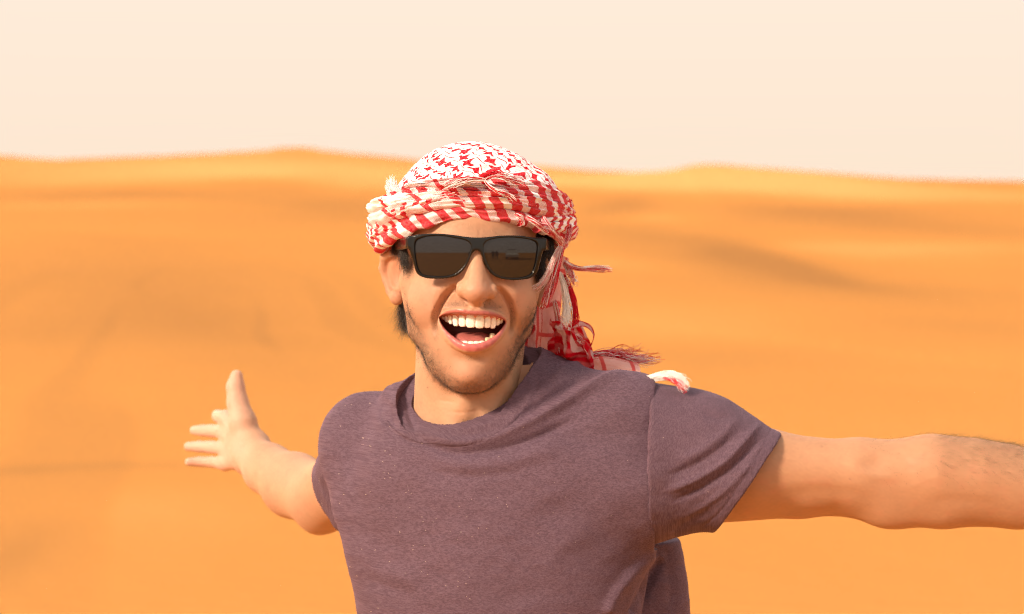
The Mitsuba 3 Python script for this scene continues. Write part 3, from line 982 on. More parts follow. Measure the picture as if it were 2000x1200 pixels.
def sleeve_relief(S):
    S.stroke([(1290, 965), (1350, 940), (1417, 900), (1465, 850), (1495, 822)], 8, 4.6, .2)
    S.stroke([(1300, 985), (1370, 955), (1430, 915), (1480, 865), (1505, 842)], 6, -3.6, .25)
    S.stroke([(1290, 935), (1350, 912), (1405, 878), (1450, 832)], 7, -3.0, .25)
    S.stroke([(1310, 905), (1370, 880), (1420, 840), (1450, 805)], 9, 2.4, .3)
    S.stroke([(1330, 1015), (1380, 985), (1440, 935), (1490, 880)], 7, 2.2, .25)
    S.stroke([(1370, 800), (1410, 815), (1430, 808)], 8, -1.6, .3)
    S.stroke([(1300, 1045), (1345, 1020), (1390, 990)], 8, -2.0, .3)
    # the stitched hem
    S.stroke([(1508, 832), (1490, 872), (1455, 930), (1420, 985), (1372, 1030)], 2.2, -.9, .02)
    n = meshkit.fbm(grid2(S.m.shape, .02, .03), 3, 6)
    S.m += (n - .5) * 2.6


def build_shirt():
    S = Sculpt(580, 660, 1400, 1420)
    shirt_relief(S)
    v, f = sdf_mesh(shirt_sdf, np.r_[-.24, -.04, -.42], np.r_[.26, .36, -.02], .002)
    v = relax(v, f, 2)
    v = S.push(v, f)
    g = RIM.query(v)[0] - .0178
    v = v - normals(v, f) * (.0009 * np.exp(-(g / .0016) ** 2))[:, None]
    add('person__t_shirt', v, f, 'tshirt_bsdf', uv=np.stack([v[:, 0] + .4 * v[:, 1], v[:, 2]], 1))
    v, f = collar_field(*hand_px((770, 620), (1085, 900), .0, .24), .0012)
    v = S.push(relax(v, f, 2), f)
    add('person__t_shirt__collar', v, f, 'tshirt_bsdf', uv=np.stack([v[:, 2], v[:, 0] + v[:, 1]], 1) * .9)
    A = Sculpt(1240, 700, 1560, 1100)
    sleeve_relief(A)
    v, f = sdf_mesh(sleeve_r_sdf, np.r_[.11, -.04, -.26], np.r_[.31, .19, -.04], .0016)
    v = A.push(relax(v, f, 2), f)
    k = SB - SA; k /= np.linalg.norm(k)
    add('person__t_shirt__sleeve', v, f, 'tshirt_bsdf', uv=np.stack([v[:, 2] + .5 * v[:, 1], (v - SA) @ k], 1))
    v, f = sdf_mesh(sleeve_l_sdf, np.r_[-.30, .10, -.32], np.r_[-.07, .40, -.03], .0018)
    v = relax(v, f, 3)
    n = (meshkit.fbm(v * 26, 3, 2) - .5) * .008
    v = v + normals(v, f) * n[:, None]
    add('person__t_shirt__sleeve_001', v, f, 'tshirt_bsdf', uv=np.stack([v[:, 0], v[:, 2] + v[:, 1]], 1))


build_shirt()
labels['person__t_shirt'] = {'label': 'heathered mauve crew-neck t-shirt dusted with sand'}

# ------------------------------------------------------------------ sunglasses
FRAME = [(796, 464), (808, 459.5), (830, 457), (855, 456.5), (880, 458.5), (905, 462), (922, 463.8), (938, 464), (955, 463), (972, 461), (1000, 460), (1025, 461.5), (1048, 464.5), (1066, 468),
         (1063, 482), (1058, 500), (1054, 515), (1049, 531), (1039, 542), (1022, 546.5), (1000, 547.5), (982, 545.5), (966, 540), (954, 529), (946, 515), (940, 498), (933, 489.5), (927, 490.5),
         (921, 498), (914, 514), (905, 528), (893, 538.5), (876, 543.5), (850, 545), (830, 543), (815, 535), (809, 520), (804, 502), (798, 485)]
HOLES = [[(815, 468), (828, 463), (848, 460.5), (870, 461.5), (892, 465.5), (910, 470), (918.5, 477), (919.5, 487), (915, 502), (907, 518), (896, 530), (882, 537.5), (862, 540.5), (838, 539.5), (822, 534.5), (815, 522), (811, 503), (809.5, 484), (811, 473)],
         [(944.5, 481), (950, 472.5), (964, 467), (984, 464.3), (1004, 464), (1026, 466.3), (1042, 470), (1049, 475.5), (1050, 487), (1048, 504), (1044, 522), (1038, 535), (1026, 541), (1004, 543.8), (984, 541.8), (969, 536), (958, 525.5), (950, 510), (945.5, 494)]]
GX0, GY0, GX1, GY1 = 780, 440, 1085, 565


def outline_sd(poly, smooth=True):
    from shapely.geometry import Polygon
    from shapely import contains_xy
    P = np.array(poly, float)
    if smooth:
        P = spline(np.vstack([P, P[:1]]), 400)
    X, Y = np.meshgrid(np.arange(GX0, GX1, .5), np.arange(GY0, GY1, .5))
    dense = np.vstack([np.linspace(a, b, 24, endpoint=False) for a, b in zip(P, np.roll(P, -1, 0))])
    d = cKDTree(dense).query(np.stack([X.ravel(), Y.ravel()], 1))[0]
    ins = contains_xy(Polygon(P), X.ravel(), Y.ravel())
    return gaussian_filter(np.where(ins, -d, d).reshape(X.shape), .8)


def map_sd(M, p, Yd=0.0):
    k = PX / (1 + p.y / D)
    h, w = M.shape
    px, py = (1000 + p.x * k - GX0) * 2, (600 - p.z * k - GY0) * 2
    ix, iy = dr.clip(px, 0, w - 1.01), dr.clip(py, 0, h - 1.01)
    x0, y0 = mi.UInt32(ix), mi.UInt32(iy)
    fx, fy = ix - F_(x0), iy - F_(y0)
    t = F_(M.ravel().astype(np.float32))
    g = lambda a, b: dr.gather(F_, t, (y0 + b) * w + x0 + a)
    v = (g(0, 0) * (1 - fx) + g(1, 0) * fx) * (1 - fy) + (g(0, 1) * (1 - fx) + g(1, 1) * fx) * fy
    return v / PX


GC = q(931, 490, 0)


def glass_y(x, z):
    """the curved front of the glasses: depth over the face"""
    u = (x - GC[0])
    w = z - GC[2]
    return -.0092 + 3.2 * u * u + .125 * u + 4.4 * w * w + .012 * w - .036 * w


FM = outline_sd(FRAME)
HM = [outline_sd(h) for h in HOLES]


def frame_sdf(p):
    s = map_sd(FM, p)
    y = p.y - glass_y(p.x, p.z)
    d = smax(s, dr.abs(y) - .0021, .0022)
    for H in HM:
        hs = map_sd(H, p)
        d = smax(d, -hs, .0016)
        # the groove round the lens
        d = smax(d, -smax(hs - .0012, -y - .0010 + 0 * y, .0005), .0006) if False else d
    # end pieces that turn back to the temples
    for (a, b) in (((799, 474), -1), ((1062, 477), 1)):
        c = q(a[0], a[1], 0)
        yy = glass_y(c[0], c[2])
        e = box_sdf(p, c + [0, yy + .0055, 0], (.0022, .0075, .0062), axes(YAW), .0018)
        d = smin(d, e, .003)
    return d


def box_sdf(p, c, r, R=np.eye(3), rnd=.001):
    a, b, e = (dr.abs(t) for t in local(p, c, R))
    x, y, z = a - (r[0] - rnd), b - (r[1] - rnd), e - (r[2] - rnd)
    out = dr.sqrt(dr.maximum(x, 0) ** 2 + dr.maximum(y, 0) ** 2 + dr.maximum(z, 0) ** 2)
    return out + dr.minimum(dr.maximum(x, dr.maximum(y, z)), 0) - rnd


scene['frame_bsdf'] = {'type': 'principled', 'base_color': {'type': 'rgb', 'value': [.007, .0065, .006]}, 'roughness': .16, 'specular': .38}
scene['lens_bsdf'] = {'type': 'principled', 'base_color': {'type': 'rgb', 'value': [.012, .009, .009]}, 'roughness': .03, 'specular': .62, 'clearcoat': .0, 'clearcoat_gloss': 1.0}


def build_glasses():
    v, f = sdf_mesh(frame_sdf, *hand_px((778, 440), (1085, 562), -.022, .030), .0006)
    add('sunglasses__frame', relax(v, f, 2), f, 'frame_bsdf')
    for i, h in enumerate(HOLES):
        # a lens: a curved shell a millimetre and a half thick, seated in the rim
        P = spline(np.array(h + h[:1], float), 120)[:-1]
        c = P.mean(0)
        rings = np.linspace(0, 1, 14)
        pts = np.vstack([c + (P - c) * (r * 1.03) for r in rings[1:]] + [c[None]])
        n = len(P)
        F = []
        for r in range(len(rings) - 2):
            a = r * n + np.arange(n); b = r * n + (np.arange(n) + 1) % n
            F += [np.stack([a, a + n, b], 1), np.stack([b, a + n, b + n], 1)]
        a = np.arange(n)
        F.append(np.stack([np.full(n, len(pts) - 1), a, (a + 1) % n], 1))
        F = np.vstack(F)

        def sheet(off):
            V = np.array([q(x, y, 0) for x, y in pts])
            for _ in range(3):
                yy = glass_y(V[:, 0], V[:, 2]) + off
                V = np.array([q(x, y, d) for (x, y), d in zip(pts, yy)])
            return V
        A, B = sheet(.0006), sheet(.0020)
        rim = (len(rings) - 2) * n
        k = rim + np.arange(n); k2 = rim + (np.arange(n) + 1) % n
        m = len(A)
        S_ = np.vstack([np.stack([k, k + m, k2], 1), np.stack([k2, k + m, k2 + m], 1)])
        V, FF = np.vstack([A, B]), np.vstack([F[:, ::-1], F + m, S_])
        scene['sunglasses__lens' + ('_001' if i else '')] = mikit.ply((world(V), FF), 'lens_bsdf', smooth=40)
    for i, (a, b) in enumerate((((797, 473), (772, 481)), ((1064, 476), (1072, 482)))):
        y0 = glass_y(q(*a)[0], q(*a)[2]) + .010
        c0, c1 = q(a[0], a[1], y0), q(b[0], b[1], .092)
        mid, dv = (c0 + c1) / 2, c1 - c0
        yaw = -math.degrees(math.atan2(dv[0], dv[1]))

        def fn(p):
            t = box_sdf(p, mid, (.0021, np.linalg.norm(dv[:2]) / 2, .0060), axes(yaw), .0016)
            return smin(t, chain(p, [c1, c1 + np.array([0, .020, -.010]), c1 + np.array([0, .032, -.028])], [.0035, .0032, .003], .004), .006)
        lo, hi = np.minimum(c0, c1) - .012, np.maximum(c0, c1) + [.012, .045, .012]
        lo[2] -= .03
        v, f = sdf_mesh(fn, lo, hi, .0009)
        add('sunglasses__temple' + ('_001' if i else ''), v, f, 'frame_bsdf')
    labels['sunglasses'] = {'label': 'glossy black rectangular sunglasses with dark brown lenses worn by the man', 'category': 'sunglasses'}


build_glasses()

# ------------------------------------------------------------------ headscarf
RED, WHITE, PINK = (.58, .006, .020), (.84, .84, .85), (.66, .30, .31)


def weave(u, v):
    """fine red and white threads, 1 where red"""
    return smoothstep(.45, .55, noise(u * 900, v * 900, 1.0))


def crown_pattern(p, n, uv):
    a, b = uv.x / .0180, uv.y / .0112
    wob = (noise(uv.x * 70, uv.y * 70, 3.0) - .5) * .9
    a, b = a + wob + .35 * b, b + (noise(uv.x * 70, uv.y * 70, 8.0) - .5) * .5
    row = dr.floor(b)
    fa = a + .5 * (row - 2 * dr.floor(row / 2))
    fa, fb = fa - dr.floor(fa), b - row
    core = (dr.abs(fa - .5) < .225) & (dr.abs(fb - .5) < .26)
    tail = (dr.abs((fa - .5) - (fb - .5) * .75) < .085)
    tail2 = (dr.abs((fa - .5) + .5 - (fb - .5) * .75) < .03) | (dr.abs((fa - .5) - .5 - (fb - .5) * .75) < .03)
    red = dr.select(core | tail | tail2, 1.0, 0.0)
    edge = .82 + .36 * noise(uv.x * 1500, uv.y * 1500, 5.0)
    return mi.Color3f(mix(WHITE, RED, red * dr.minimum(edge, 1.0)))


def stripe_colour(period, slant, red, blush, seed):
    def fn(p, n, uv):
        u, v = uv.x, uv.y
        s = (u + slant * v + (noise(u * 60, v * 60, seed) - .5) * .006) / period
        k = dr.floor(s)
        f = s - k
        pick = cell_rand(k, seed, 4)
        hatch = dr.select((dr.sin((u * 1.0 + v * 1.0) * 3900) > -.1) & (dr.sin((u - v) * 3900) > -.1), 1.0, 0.0)
        hatch = .24 + .56 * hatch * smoothstep(.2, .6, noise(u * 130, v * 130, seed + 2.0))
        isred = dr.select(f < red, 1.0, 0.0)
        pale = dr.select(pick < blush, hatch, hatch * .12)
        edge = smoothstep(.44, .50, dr.abs(v / .034 * 1.0))
        t = dr.maximum(isred * (.86 + .14 * noise(u * 1200, v * 1200, 1.0)), pale)
        return mi.Color3f(mix(WHITE, RED, dr.clip(t, 0, 1)))
    return fn


def thread_bump(p, n, uv):
    return dr.sin(uv.x * 4200) * dr.sin(uv.y * 4200) * .5 + noise(uv.x * 400, uv.y * 400, 2.0)


def cloth_bsdf(key, fn, bump=.0004):
    scene[key] = {'type': 'twosided', 'nested': {'type': 'bumpmap', 'scale': bump, 'bump': proc(thread_bump, 4e-4), 'nested': {
        'type': 'principled', 'base_color': proc(fn), 'roughness': .85, 'specular': .08}}}


cloth_bsdf('scarf_check_bsdf', crown_pattern)
cloth_bsdf('scarf_stripe_bsdf', stripe_colour(.0195, .75, .55, .75, 3.0))
cloth_bsdf('scarf_fine_bsdf', stripe_colour(.0150, -.6, .46, .35, 11.0))
cloth_bsdf('scarf_pale_bsdf', stripe_colour(.046, .9, .13, .9, 23.0))
cloth_bsdf('scarf_white_bsdf', stripe_colour(.060, .5, .07, .35, 31.0))
scene['yarn_bsdf'] = {'type': 'twosided', 'nested': {'type': 'principled', 'base_color': {'type': 'mesh_attribute', 'name': 'vertex_color'}, 'roughness': .75, 'specular': .2, 'sheen': .4}}

SC = q(922, 430, .105)


def crown_sdf(p):
    d = ell(p, q(927, 418, .105), (.0845, .100, .0700), axes(YAW, 4))
    d = smin(d, ell(p, q(918, 350, .100), (.050, .060, .0335), RH), .035)
    d = smin(d, ell(p, q(1000, 392, .100), (.048, .06, .034), RH), .03)
    d = smin(d, ell(p, q(925, 420, .125), (.090, .088, .060), RH), .02)
    d = smax(d, -(p.z - q(0, 470, .1)[2]), .004)
    return smax(d, -dr.maximum(p.z - q(0, 422, .05)[2], p.y - .075), .004)


def build_crown():
    v, f = sdf_mesh(crown_sdf, *hand_px((735, 268), (1120, 480), -.02, .24), .0016)
    v = relax(v, f, 2)
    S = Sculpt(700, 250, 1160, 520)
    for k, (x0, y0, x1, y1) in enumerate(((800, 372, 905, 290), (830, 378, 960, 300), (885, 370, 990, 315), (960, 362, 1040, 345), (790, 352, 850, 306), (1010, 372, 1060, 366))):
        S.stroke([(x0, y0), ((x0 + x1) / 2 - 4, (y0 + y1) / 2 - 6), (x1, y1)], 6, (-3.2, 3.0)[k % 2], .3)
    S.m += (meshkit.fbm(grid2(S.m.shape, .03, .045), 3, 12) - .5) * 3.0
    v = S.push(v, f)
    c = q(927, 425, .105)
    d = v - c
    d /= np.linalg.norm(d, axis=1, keepdims=True)
    fw = np.array([math.sin(math.radians(YAW)), -math.cos(math.radians(YAW)) * math.cos(.45), math.sin(.45)]); fw /= np.linalg.norm(fw)
    ex = np.cross(fw, [0, 0, 1.0]); ex /= np.linalg.norm(ex); ez = np.cross(ex, fw)
    th = np.arccos(np.clip(d @ fw, -1, 1))
    a, b = d @ ex, d @ ez
    n = np.maximum(np.hypot(a, b), 1e-9)
    uv = np.stack([a / n * th, b / n * th], 1) * .088
    r = math.radians(-14)
    uv = uv @ np.array([[math.cos(r), -math.sin(r)], [math.sin(r), math.cos(r)]])
    add('headscarf__crown', v, f, 'scarf_check_bsdf', uv=uv)


def wrap(key, path, bsdf, seed, pleats=5, depth=.0016, nu=220, nv=44, uvs=1.0):
    """a twisted length of cloth round the head: path rows are (azimuth from the face, photo row, half height in px, thickness and lift in metres)"""
    P = spline(np.array(path, float) * [1, 1, 1, 1e3, 1e3], nu)
    phi, py, hh, th, lift = P[:, 0], P[:, 1], P[:, 2], P[:, 3] / 1e3, P[:, 4] / 1e3
    a = np.radians(phi + YAW * -1)
    ex, ey = .0915 + lift, .1030 + lift
    C = np.stack([SC[0] + ex * np.sin(a), SC[1] - ey * np.cos(a), 0 * a], 1)
    k = (1 + C[:, 1] / D) / PX
    C[:, 2] = (600 - py) * k
    out = np.stack([np.sin(a), -np.cos(a), 0.25 + 0 * a], 1)
    out /= np.linalg.norm(out, axis=1, keepdims=True)
    t = np.gradient(C, axis=0); t /= np.linalg.norm(t, axis=1, keepdims=True)
    up = np.cross(out, t); up /= np.linalg.norm(up, axis=1, keepdims=True)
    up *= np.sign(up[:, 2:3])
    s = np.r_[0, np.cumsum(np.linalg.norm(np.diff(C, axis=0), axis=1))]
    b = np.linspace(0, 2 * math.pi, nv, endpoint=False)
    cx, sx = np.cos(b), np.sin(b)
    cx = np.sign(cx) * np.abs(cx) ** .8
    rng = np.random.default_rng(seed)
    V = np.zeros((nu, nv, 3))
    ph = rng.uniform(0, 6.28, 4)
    vv = sx[None] * hh[:, None] * k[:, None]
    # pleats run along the cloth and wander
    w = (np.sin(sx[None] * pleats * 2.2 + ph[0] + 1.6 * np.sin(s[:, None] * 38 + ph[1])) * .6 + np.sin(sx[None] * pleats * 3.7 + ph[2] + 2.0 * np.sin(s[:, None] * 24 + ph[3])) * .4)
    nz = meshkit.fbm(np.stack([s[:, None] * 55 + 0 * w, sx[None] * 2.2 + 0 * w, np.full_like(w, seed)], -1), 3, seed) - .5
    rad = cx[None] * th[:, None] + np.where(cx[None] > -.2, (w * depth + nz * .0075) * np.clip(cx[None] + .2, 0, 1), 0)
    edge = (meshkit.fbm(np.stack([s[:, None] * 60 + 0 * w, 0 * w + np.sign(sx)[None], np.full_like(w, seed + 3)], -1), 2, seed) - .5) * .006
    V = C[:, None] + rad[..., None] * out[:, None] + (vv + edge * np.abs(sx)[None])[..., None] * up[:, None]
    arc = np.r_[0, np.cumsum(np.hypot(np.diff(cx) * th.mean(), np.diff(sx) * (hh * k).mean()))]
    uv = np.stack([s[:, None] + 0 * w, np.where(cx >= 0, sx, np.sign(sx) * (2 - np.abs(sx)))[None] * (hh * k)[:, None]], -1) * uvs
    i, j = np.meshgrid(np.arange(nu - 1), np.arange(nv), indexing='ij')
    A, B = (i * nv + j).ravel(), (i * nv + (j + 1) % nv).ravel()
    F = np.vstack([np.stack([A, A + nv, B], 1), np.stack([B, A + nv, B + nv], 1)])
    V, uv = V.reshape(-1, 3), uv.reshape(-1, 2)
    n = len(V)
    V = np.vstack([V, V[:nv].mean(0), V[-nv:].mean(0)])
    uv = np.vstack([uv, uv[:1], uv[-1:]])
    kk = np.arange(nv)
    F = np.vstack([F, np.stack([kk, (kk + 1) % nv, np.full(nv, n)], 1), np.stack([n - nv + kk, np.full(nv, n + 1), n - nv + (kk + 1) % nv], 1)])
    add(key, V, F[:, ::-1], bsdf, uv=uv)


def yarn(P, n, r0, r1, colours, rng, strand=.00032, m=26, wave=.0012, ragged=.12):
    """a tassel: n strands of yarn bound at the start of the curve and fraying to its end"""
    parts, cols = [], []
    P = np.asarray(P, float)
    for _ in range(int(n * 1.8)):
        L = 1 - ragged * rng.random() ** 1.5
        C = spline(P, m)
        C = np.stack([np.interp(np.linspace(0, L, m), np.linspace(0, 1, m), C[:, k]) for k in range(3)], 1)
        t = np.linspace(0, 1, m)
        o = rng.normal(size=3); o /= np.linalg.norm(o); o *= rng.random() ** .5
        w = np.stack([np.sin(t * rng.uniform(4, 11) + rng.uniform(0, 6)) for _ in range(3)], 1) * wave * t[:, None]
        C = C + o * (r0 + (r1 - r0) * t[:, None] ** 1.3) + w
        v, f = tube(C, strand * (1 - .35 * t), 5)
        parts.append((v, f))
        c = np.array(colours[rng.integers(len(colours))]) * rng.uniform(.85, 1.1)
        cols.append(np.tile(np.clip(c, 0, .85), (len(v), 1)))
    v, f = join(*parts)
    return v, f, np.vstack(cols)


def sheet(key, rows, bsdf, seed, crumple=.004, n=70, m=70, uvs=(1.0, 1.0), thick=.0007, freq=38):
    """a piece of cloth hung through a net of points (photo column, photo row, depth), with folds and a real thickness"""
    from scipy.interpolate import RectBivariateSpline
    R = np.array(rows, float)
    a, b = np.linspace(0, 1, R.shape[0]), np.linspace(0, 1, R.shape[1])
    U, W = np.linspace(0, 1, n), np.linspace(0, 1, m)
    g = [RectBivariateSpline(a, b, R[..., k], kx=min(3, len(a) - 1), ky=min(3, len(b) - 1))(U, W) for k in range(3)]
    V = np.stack([(g[0] - 1000) * (1 + g[2] / D) / PX, g[2], (600 - g[1]) * (1 + g[2] / D) / PX], -1)
    nn = meshkit.fbm(V * freq + seed, 3, seed) - .5
    V = V + np.stack([nn * .5, nn * 1.6, (meshkit.fbm(V * freq + seed + 9, 2, seed) - .5) * .6], -1) * crumple * 2
    su = np.r_[0, np.cumsum(np.linalg.norm(np.diff(V, axis=0), axis=2).mean(1))]
    sv = np.r_[0, np.cumsum(np.linalg.norm(np.diff(V, axis=1), axis=2).mean(0))]
    uv = np.stack(np.meshgrid(su * uvs[0], sv * uvs[1], indexing='ij'), -1).reshape(-1, 2)
    i, j = np.meshgrid(np.arange(n - 1), np.arange(m - 1), indexing='ij')
    A = (i * m + j).ravel()
    F = np.vstack([np.stack([A, A + m, A + 1], 1), np.stack([A + 1, A + m, A + m + 1], 1)])
    V = V.reshape(-1, 3)
    add(key, V, F, bsdf, uv=uv)


def tail_colour(p, n, uv):
    u, v = uv.x, uv.y
    lines = dr.maximum(smoothstep(.0034, .0016, dr.abs(u / .034 - dr.floor(u / .034) - .5) * .034), smoothstep(.0032, .0014, dr.abs(v / .040 - dr.floor(v / .040) - .35) * .040))
    l2 = smoothstep(.0012, .0005, dr.abs(v / .040 - dr.floor(v / .040) - .52) * .040)
    t = dr.maximum(dr.maximum(lines, l2) * .85, .12 + .14 * noise(u * 500, v * 500, 2.0))
    return mi.Color3f(mix((.78, .55, .52), (.58, .03, .035), t))


def tail_red(p, n, uv):
    u, v = uv.x, uv.y
    b = dr.sin(u * 420) * .5 + .5
    t = .55 + .45 * smoothstep(.3, .7, b + .5 * (noise(u * 160, v * 40, 4.0) - .5))
    w = smoothstep(.58, .70, noise(u * 55, v * 120, 9.0))
    return mi.Color3f(mix(mix((.66, .25, .24), (.60, .010, .022), t), (.78, .62, .58), w * .8))


for k_, f_ in (('scarf_tail_bsdf', tail_colour), ('scarf_red_bsdf', tail_red)):
    scene[k_] = {'type': 'principledthin', 'base_color': proc(f_), 'roughness': .8, 'diff_trans': .85, 'spec_trans': 0.0, 'eta': 1.3}


def build_scarf():
    rng = np.random.default_rng(7)
    build_crown()
    W = lambda k, *a, **b: wrap('headscarf__wrap' + (f'_{k:03d}' if k else ''), *a, **b)
    # the lowest turn over the brow, then the ones above it
    W(0, [(-125, 478, 20, .007, .0), (-100, 474, 22, .008, .004), (-75, 470, 20, .008, .003), (-52, 455, 19, .007, -.001), (-30, 432, 19, .006, -.004), (0, 414, 18, .0055, -.005), (28, 414, 19, .006, -.004),
          (55, 433, 18, .007, .0), (80, 450, 18, .009, .003), (105, 462, 22, .009, .002), (128, 468, 20, .007, .0)], 'scarf_stripe_bsdf', 1, 4)
    W(1, [(-125, 440, 24, .008, .002), (-95, 437, 28, .011, .008), (-68, 428, 27, .011, .006), (-42, 405, 23, .010, .002), (-15, 391, 20, .008, .0), (8, 388, 16, .006, -.002), (26, 392, 9, .004, -.006)], 'scarf_pale_bsdf', 2, 5, .0018)
    W(6, [(-30, 400, 7, .004, -.005), (-12, 389, 14, .006, -.001), (10, 388, 19, .008, .0), (40, 394, 21, .010, .002), (66, 408, 23, .012, .005), (90, 424, 26, .012, .006), (125, 440, 22, .009, .002)], 'scarf_stripe_bsdf', 9, 6, .0020)
    W(2, [(-70, 396, 14, .008, -.002), (-45, 388, 15, .009, .0), (-20, 373, 14, .007, -.002), (5, 366, 13, .006, -.004), (30, 366, 15, .008, -.002), (55, 376, 19, .011, .0), (80, 398, 22, .012, .003), (110, 415, 20, .01, .0)], 'scarf_stripe_bsdf', 3, 5, .0018)
    W(3, [(-118, 470, 22, .009, .006), (-98, 462, 26, .011, .010), (-80, 452, 24, .010, .008), (-60, 440, 16, .008, .003), (-40, 425, 10, .006, -.002)], 'scarf_fine_bsdf', 4, 5, .0018, uvs=1.15)
    W(4, [(52, 440, 12, .007, .003), (70, 436, 20, .010, .007), (88, 440, 28, .011, .009), (108, 452, 24, .010, .006), (125, 462, 16, .008, .0)], 'scarf_fine_bsdf', 5, 5, .0018, uvs=1.1)
    W(5, [(-82, 414, 9, .006, .008), (-66, 402, 15, .010, .009), (-50, 396, 15, .010, .007), (-34, 389, 11, .008, .003), (-18, 383, 6, .005, .0)], 'scarf_white_bsdf', 6, 3, .0016)
    W(7, [(-40, 372, 7, .005, -.001), (-20, 362, 10, .007, .0), (2, 360, 11, .008, .0), (22, 366, 8, .006, .0), (36, 374, 5, .004, -.002)], 'scarf_pale_bsdf', 16, 5, .0026)
    W(8, [(-84, 446, 8, .005, .006), (-66, 436, 11, .007, .006), (-44, 416, 12, .008, .003), (-20, 395, 10, .007, .002), (4, 376, 7, .005, .0)], 'scarf_fine_bsdf', 18, 4, .0020)
    W(9, [(-6, 374, 6, .005, .002), (18, 378, 11, .008, .003), (42, 388, 13, .009, .005), (66, 406, 13, .009, .008), (88, 430, 11, .007, .010), (104, 452, 8, .005, .008)], 'scarf_stripe_bsdf', 19, 4, .0024)
    key = ['headscarf__tassel']

    def tassel(pts, n, r0, r1, cols, **k):
        P = [q(*a) for a in pts]
        v, f, c = yarn(P, n, r0, r1, cols, rng, **k)
        add(key[0], v, f, 'yarn_bsdf', color=c)
        i = len([x for x in scene if x.startswith('headscarf__tassel')])
        key[0] = f'headscarf__tassel_{i:03d}'

    # fringe knotted over the brow
    tassel([(948, 352, -.012), (920, 350, -.016), (890, 356, -.016), (868, 366, -.012)], 34, .0022, .006, [WHITE, WHITE, PINK, RED], ragged=.4)
    tassel([(950, 350, -.012), (975, 344, -.014), (1000, 350, -.010), (1022, 358, -.002)], 30, .0022, .006, [WHITE, PINK, RED], ragged=.4)
    tassel([(948, 354, -.014), (962, 368, -.016), (985, 378, -.014), (1006, 392, -.010)], 22, .0016, .004, [RED, WHITE], ragged=.4)
    tassel([(940, 345, -.012), (955, 340, -.014), (985, 342, -.010)], 26, .003, .004, [RED, RED, (.5, .02, .03)], ragged=.4)
    tassel([(1008, 420, -.012), (1016, 424, -.016), (1022, 432, -.014), (1016, 438, -.012)], 22, .0022, .003, [PINK, RED, WHITE], ragged=.3)
    tassel([(1030, 426, .0), (1046, 436, -.006), (1062, 446, .002), (1080, 452, .012)], 24, .0024, .0045, [WHITE, RED, PINK], ragged=.35)
    tassel([(1062, 428, .012), (1074, 446, .008), (1088, 462, .02), (1098, 480, .045)], 34, .0036, .0040, [RED, PINK, WHITE], ragged=.2)
    tassel([(1112, 440, .06), (1110, 462, .056), (1102, 478, .056)], 24, .0026, .0034, [RED, PINK, WHITE], ragged=.2)
    # white tuft on the left
    tassel([(800, 392, .045), (778, 384, .050), (766, 370, .055), (766, 352, .06)], 110, .0045, .0075, [WHITE, (.8, .76, .75)], ragged=.5)
    # hanging beside the ear
    tassel([(1098, 480, .058), (1090, 510, .054), (1079, 548, .052), (1063, 598, .050)], 60, .0036, .0060, [RED, RED, WHITE, PINK], ragged=.2)
    tassel([(1096, 482, .054), (1080, 512, .048), (1066, 545, .044), (1042, 566, .042)], 26, .0028, .0050, [WHITE, PINK, (.7, .5, .48)], ragged=.25)
    tassel([(1104, 512, .075), (1122, 522, .074), (1150, 525, .072), (1194, 528, .07)], 34, .0026, .0034, [RED, PINK, WHITE], ragged=.25)
    tassel([(1092, 534, .078), (1102, 560, .078), (1106, 590, .078), (1107, 634, .078)], 60, .0026, .0062, [WHITE, (.78, .77, .77)], ragged=.15)
    tassel([(1102, 540, .085), (1114, 566, .085), (1121, 595, .085), (1124, 634, .085)], 44, .0024, .0044, [RED, RED, (.5, .02, .03)], ragged=.15)
    tassel([(1104, 515, .08), (1114, 535, .078), (1118, 550, .076), (1108, 552, .076)], 30, .0024, .0060, [PINK, RED, WHITE], ragged=.5, wave=.003)
    tassel([(1084, 590, .12), (1090, 620, .12), (1094, 650, .12), (1098, 690, .12)], 26, .003, .006, [PINK, WHITE, RED], ragged=.3)
    tassel([(1100, 655, .11), (1118, 656, .108), (1136, 668, .105)], 26, .003, .006, [PINK, RED, WHITE], ragged=.4)
    tassel([(1150, 700, .15), (1190, 692, .15), (1235, 700, .15), (1290, 698, .15)], 46, .005, .0075, [RED, PINK, WHITE], ragged=.5, wave=.003)
    tassel([(1180, 700, .15), (1200, 690, .15), (1225, 692, .15), (1248, 680, .15)], 22, .004, .012, [RED, PINK], ragged=.5, wave=.004)
    # the end that lies over the shoulder
    tassel([(1262, 742, .075), (1290, 735, .065), (1318, 736, .058), (1340, 756, .052)], 110, .0042, .0060, [WHITE, (.8, .78, .76)], ragged=.25, wave=.002)
    tassel([(1300, 738, .060), (1316, 742, .055), (1328, 752, .050), (1338, 764, .048)], 46, .003, .0045, [RED, (.55, .02, .03), WHITE], ragged=.3)
    tassel([(1120, 402, .09), (1112, 396, .085), (1117, 390, .08)], 12, .001, .002, [RED, PINK], ragged=.4)
    # the loose end: down the nape, crumpled on the shoulder, out along it
    Wt = lambda k, *a, **b: sheet('headscarf__tail' + (f'_{k:03d}' if k else ''), *a, **b)
    Wt(0, [[(1040, 520, .160), (1062, 512, .140), (1088, 500, .120), (1112, 505, .135)], [(1036, 600, .165), (1060, 605, .145), (1082, 600, .135), (1096, 605, .16)],
           [(1034, 660, .165), (1056, 665, .150), (1080, 668, .145), (1096, 670, .16)], [(1034, 715, .150), (1058, 722, .140), (1084, 722, .140), (1100, 722, .16)]], 'scarf_tail_bsdf', 3, .004)
    Wt(1, [[(1012, 610, .20), (1030, 606, .19), (1052, 600, .18)], [(1010, 665, .20), (1026, 668, .19), (1050, 668, .18)], [(1012, 720, .18), (1030, 724, .175), (1052, 728, .17)]], 'scarf_red_bsdf', 5, .006)
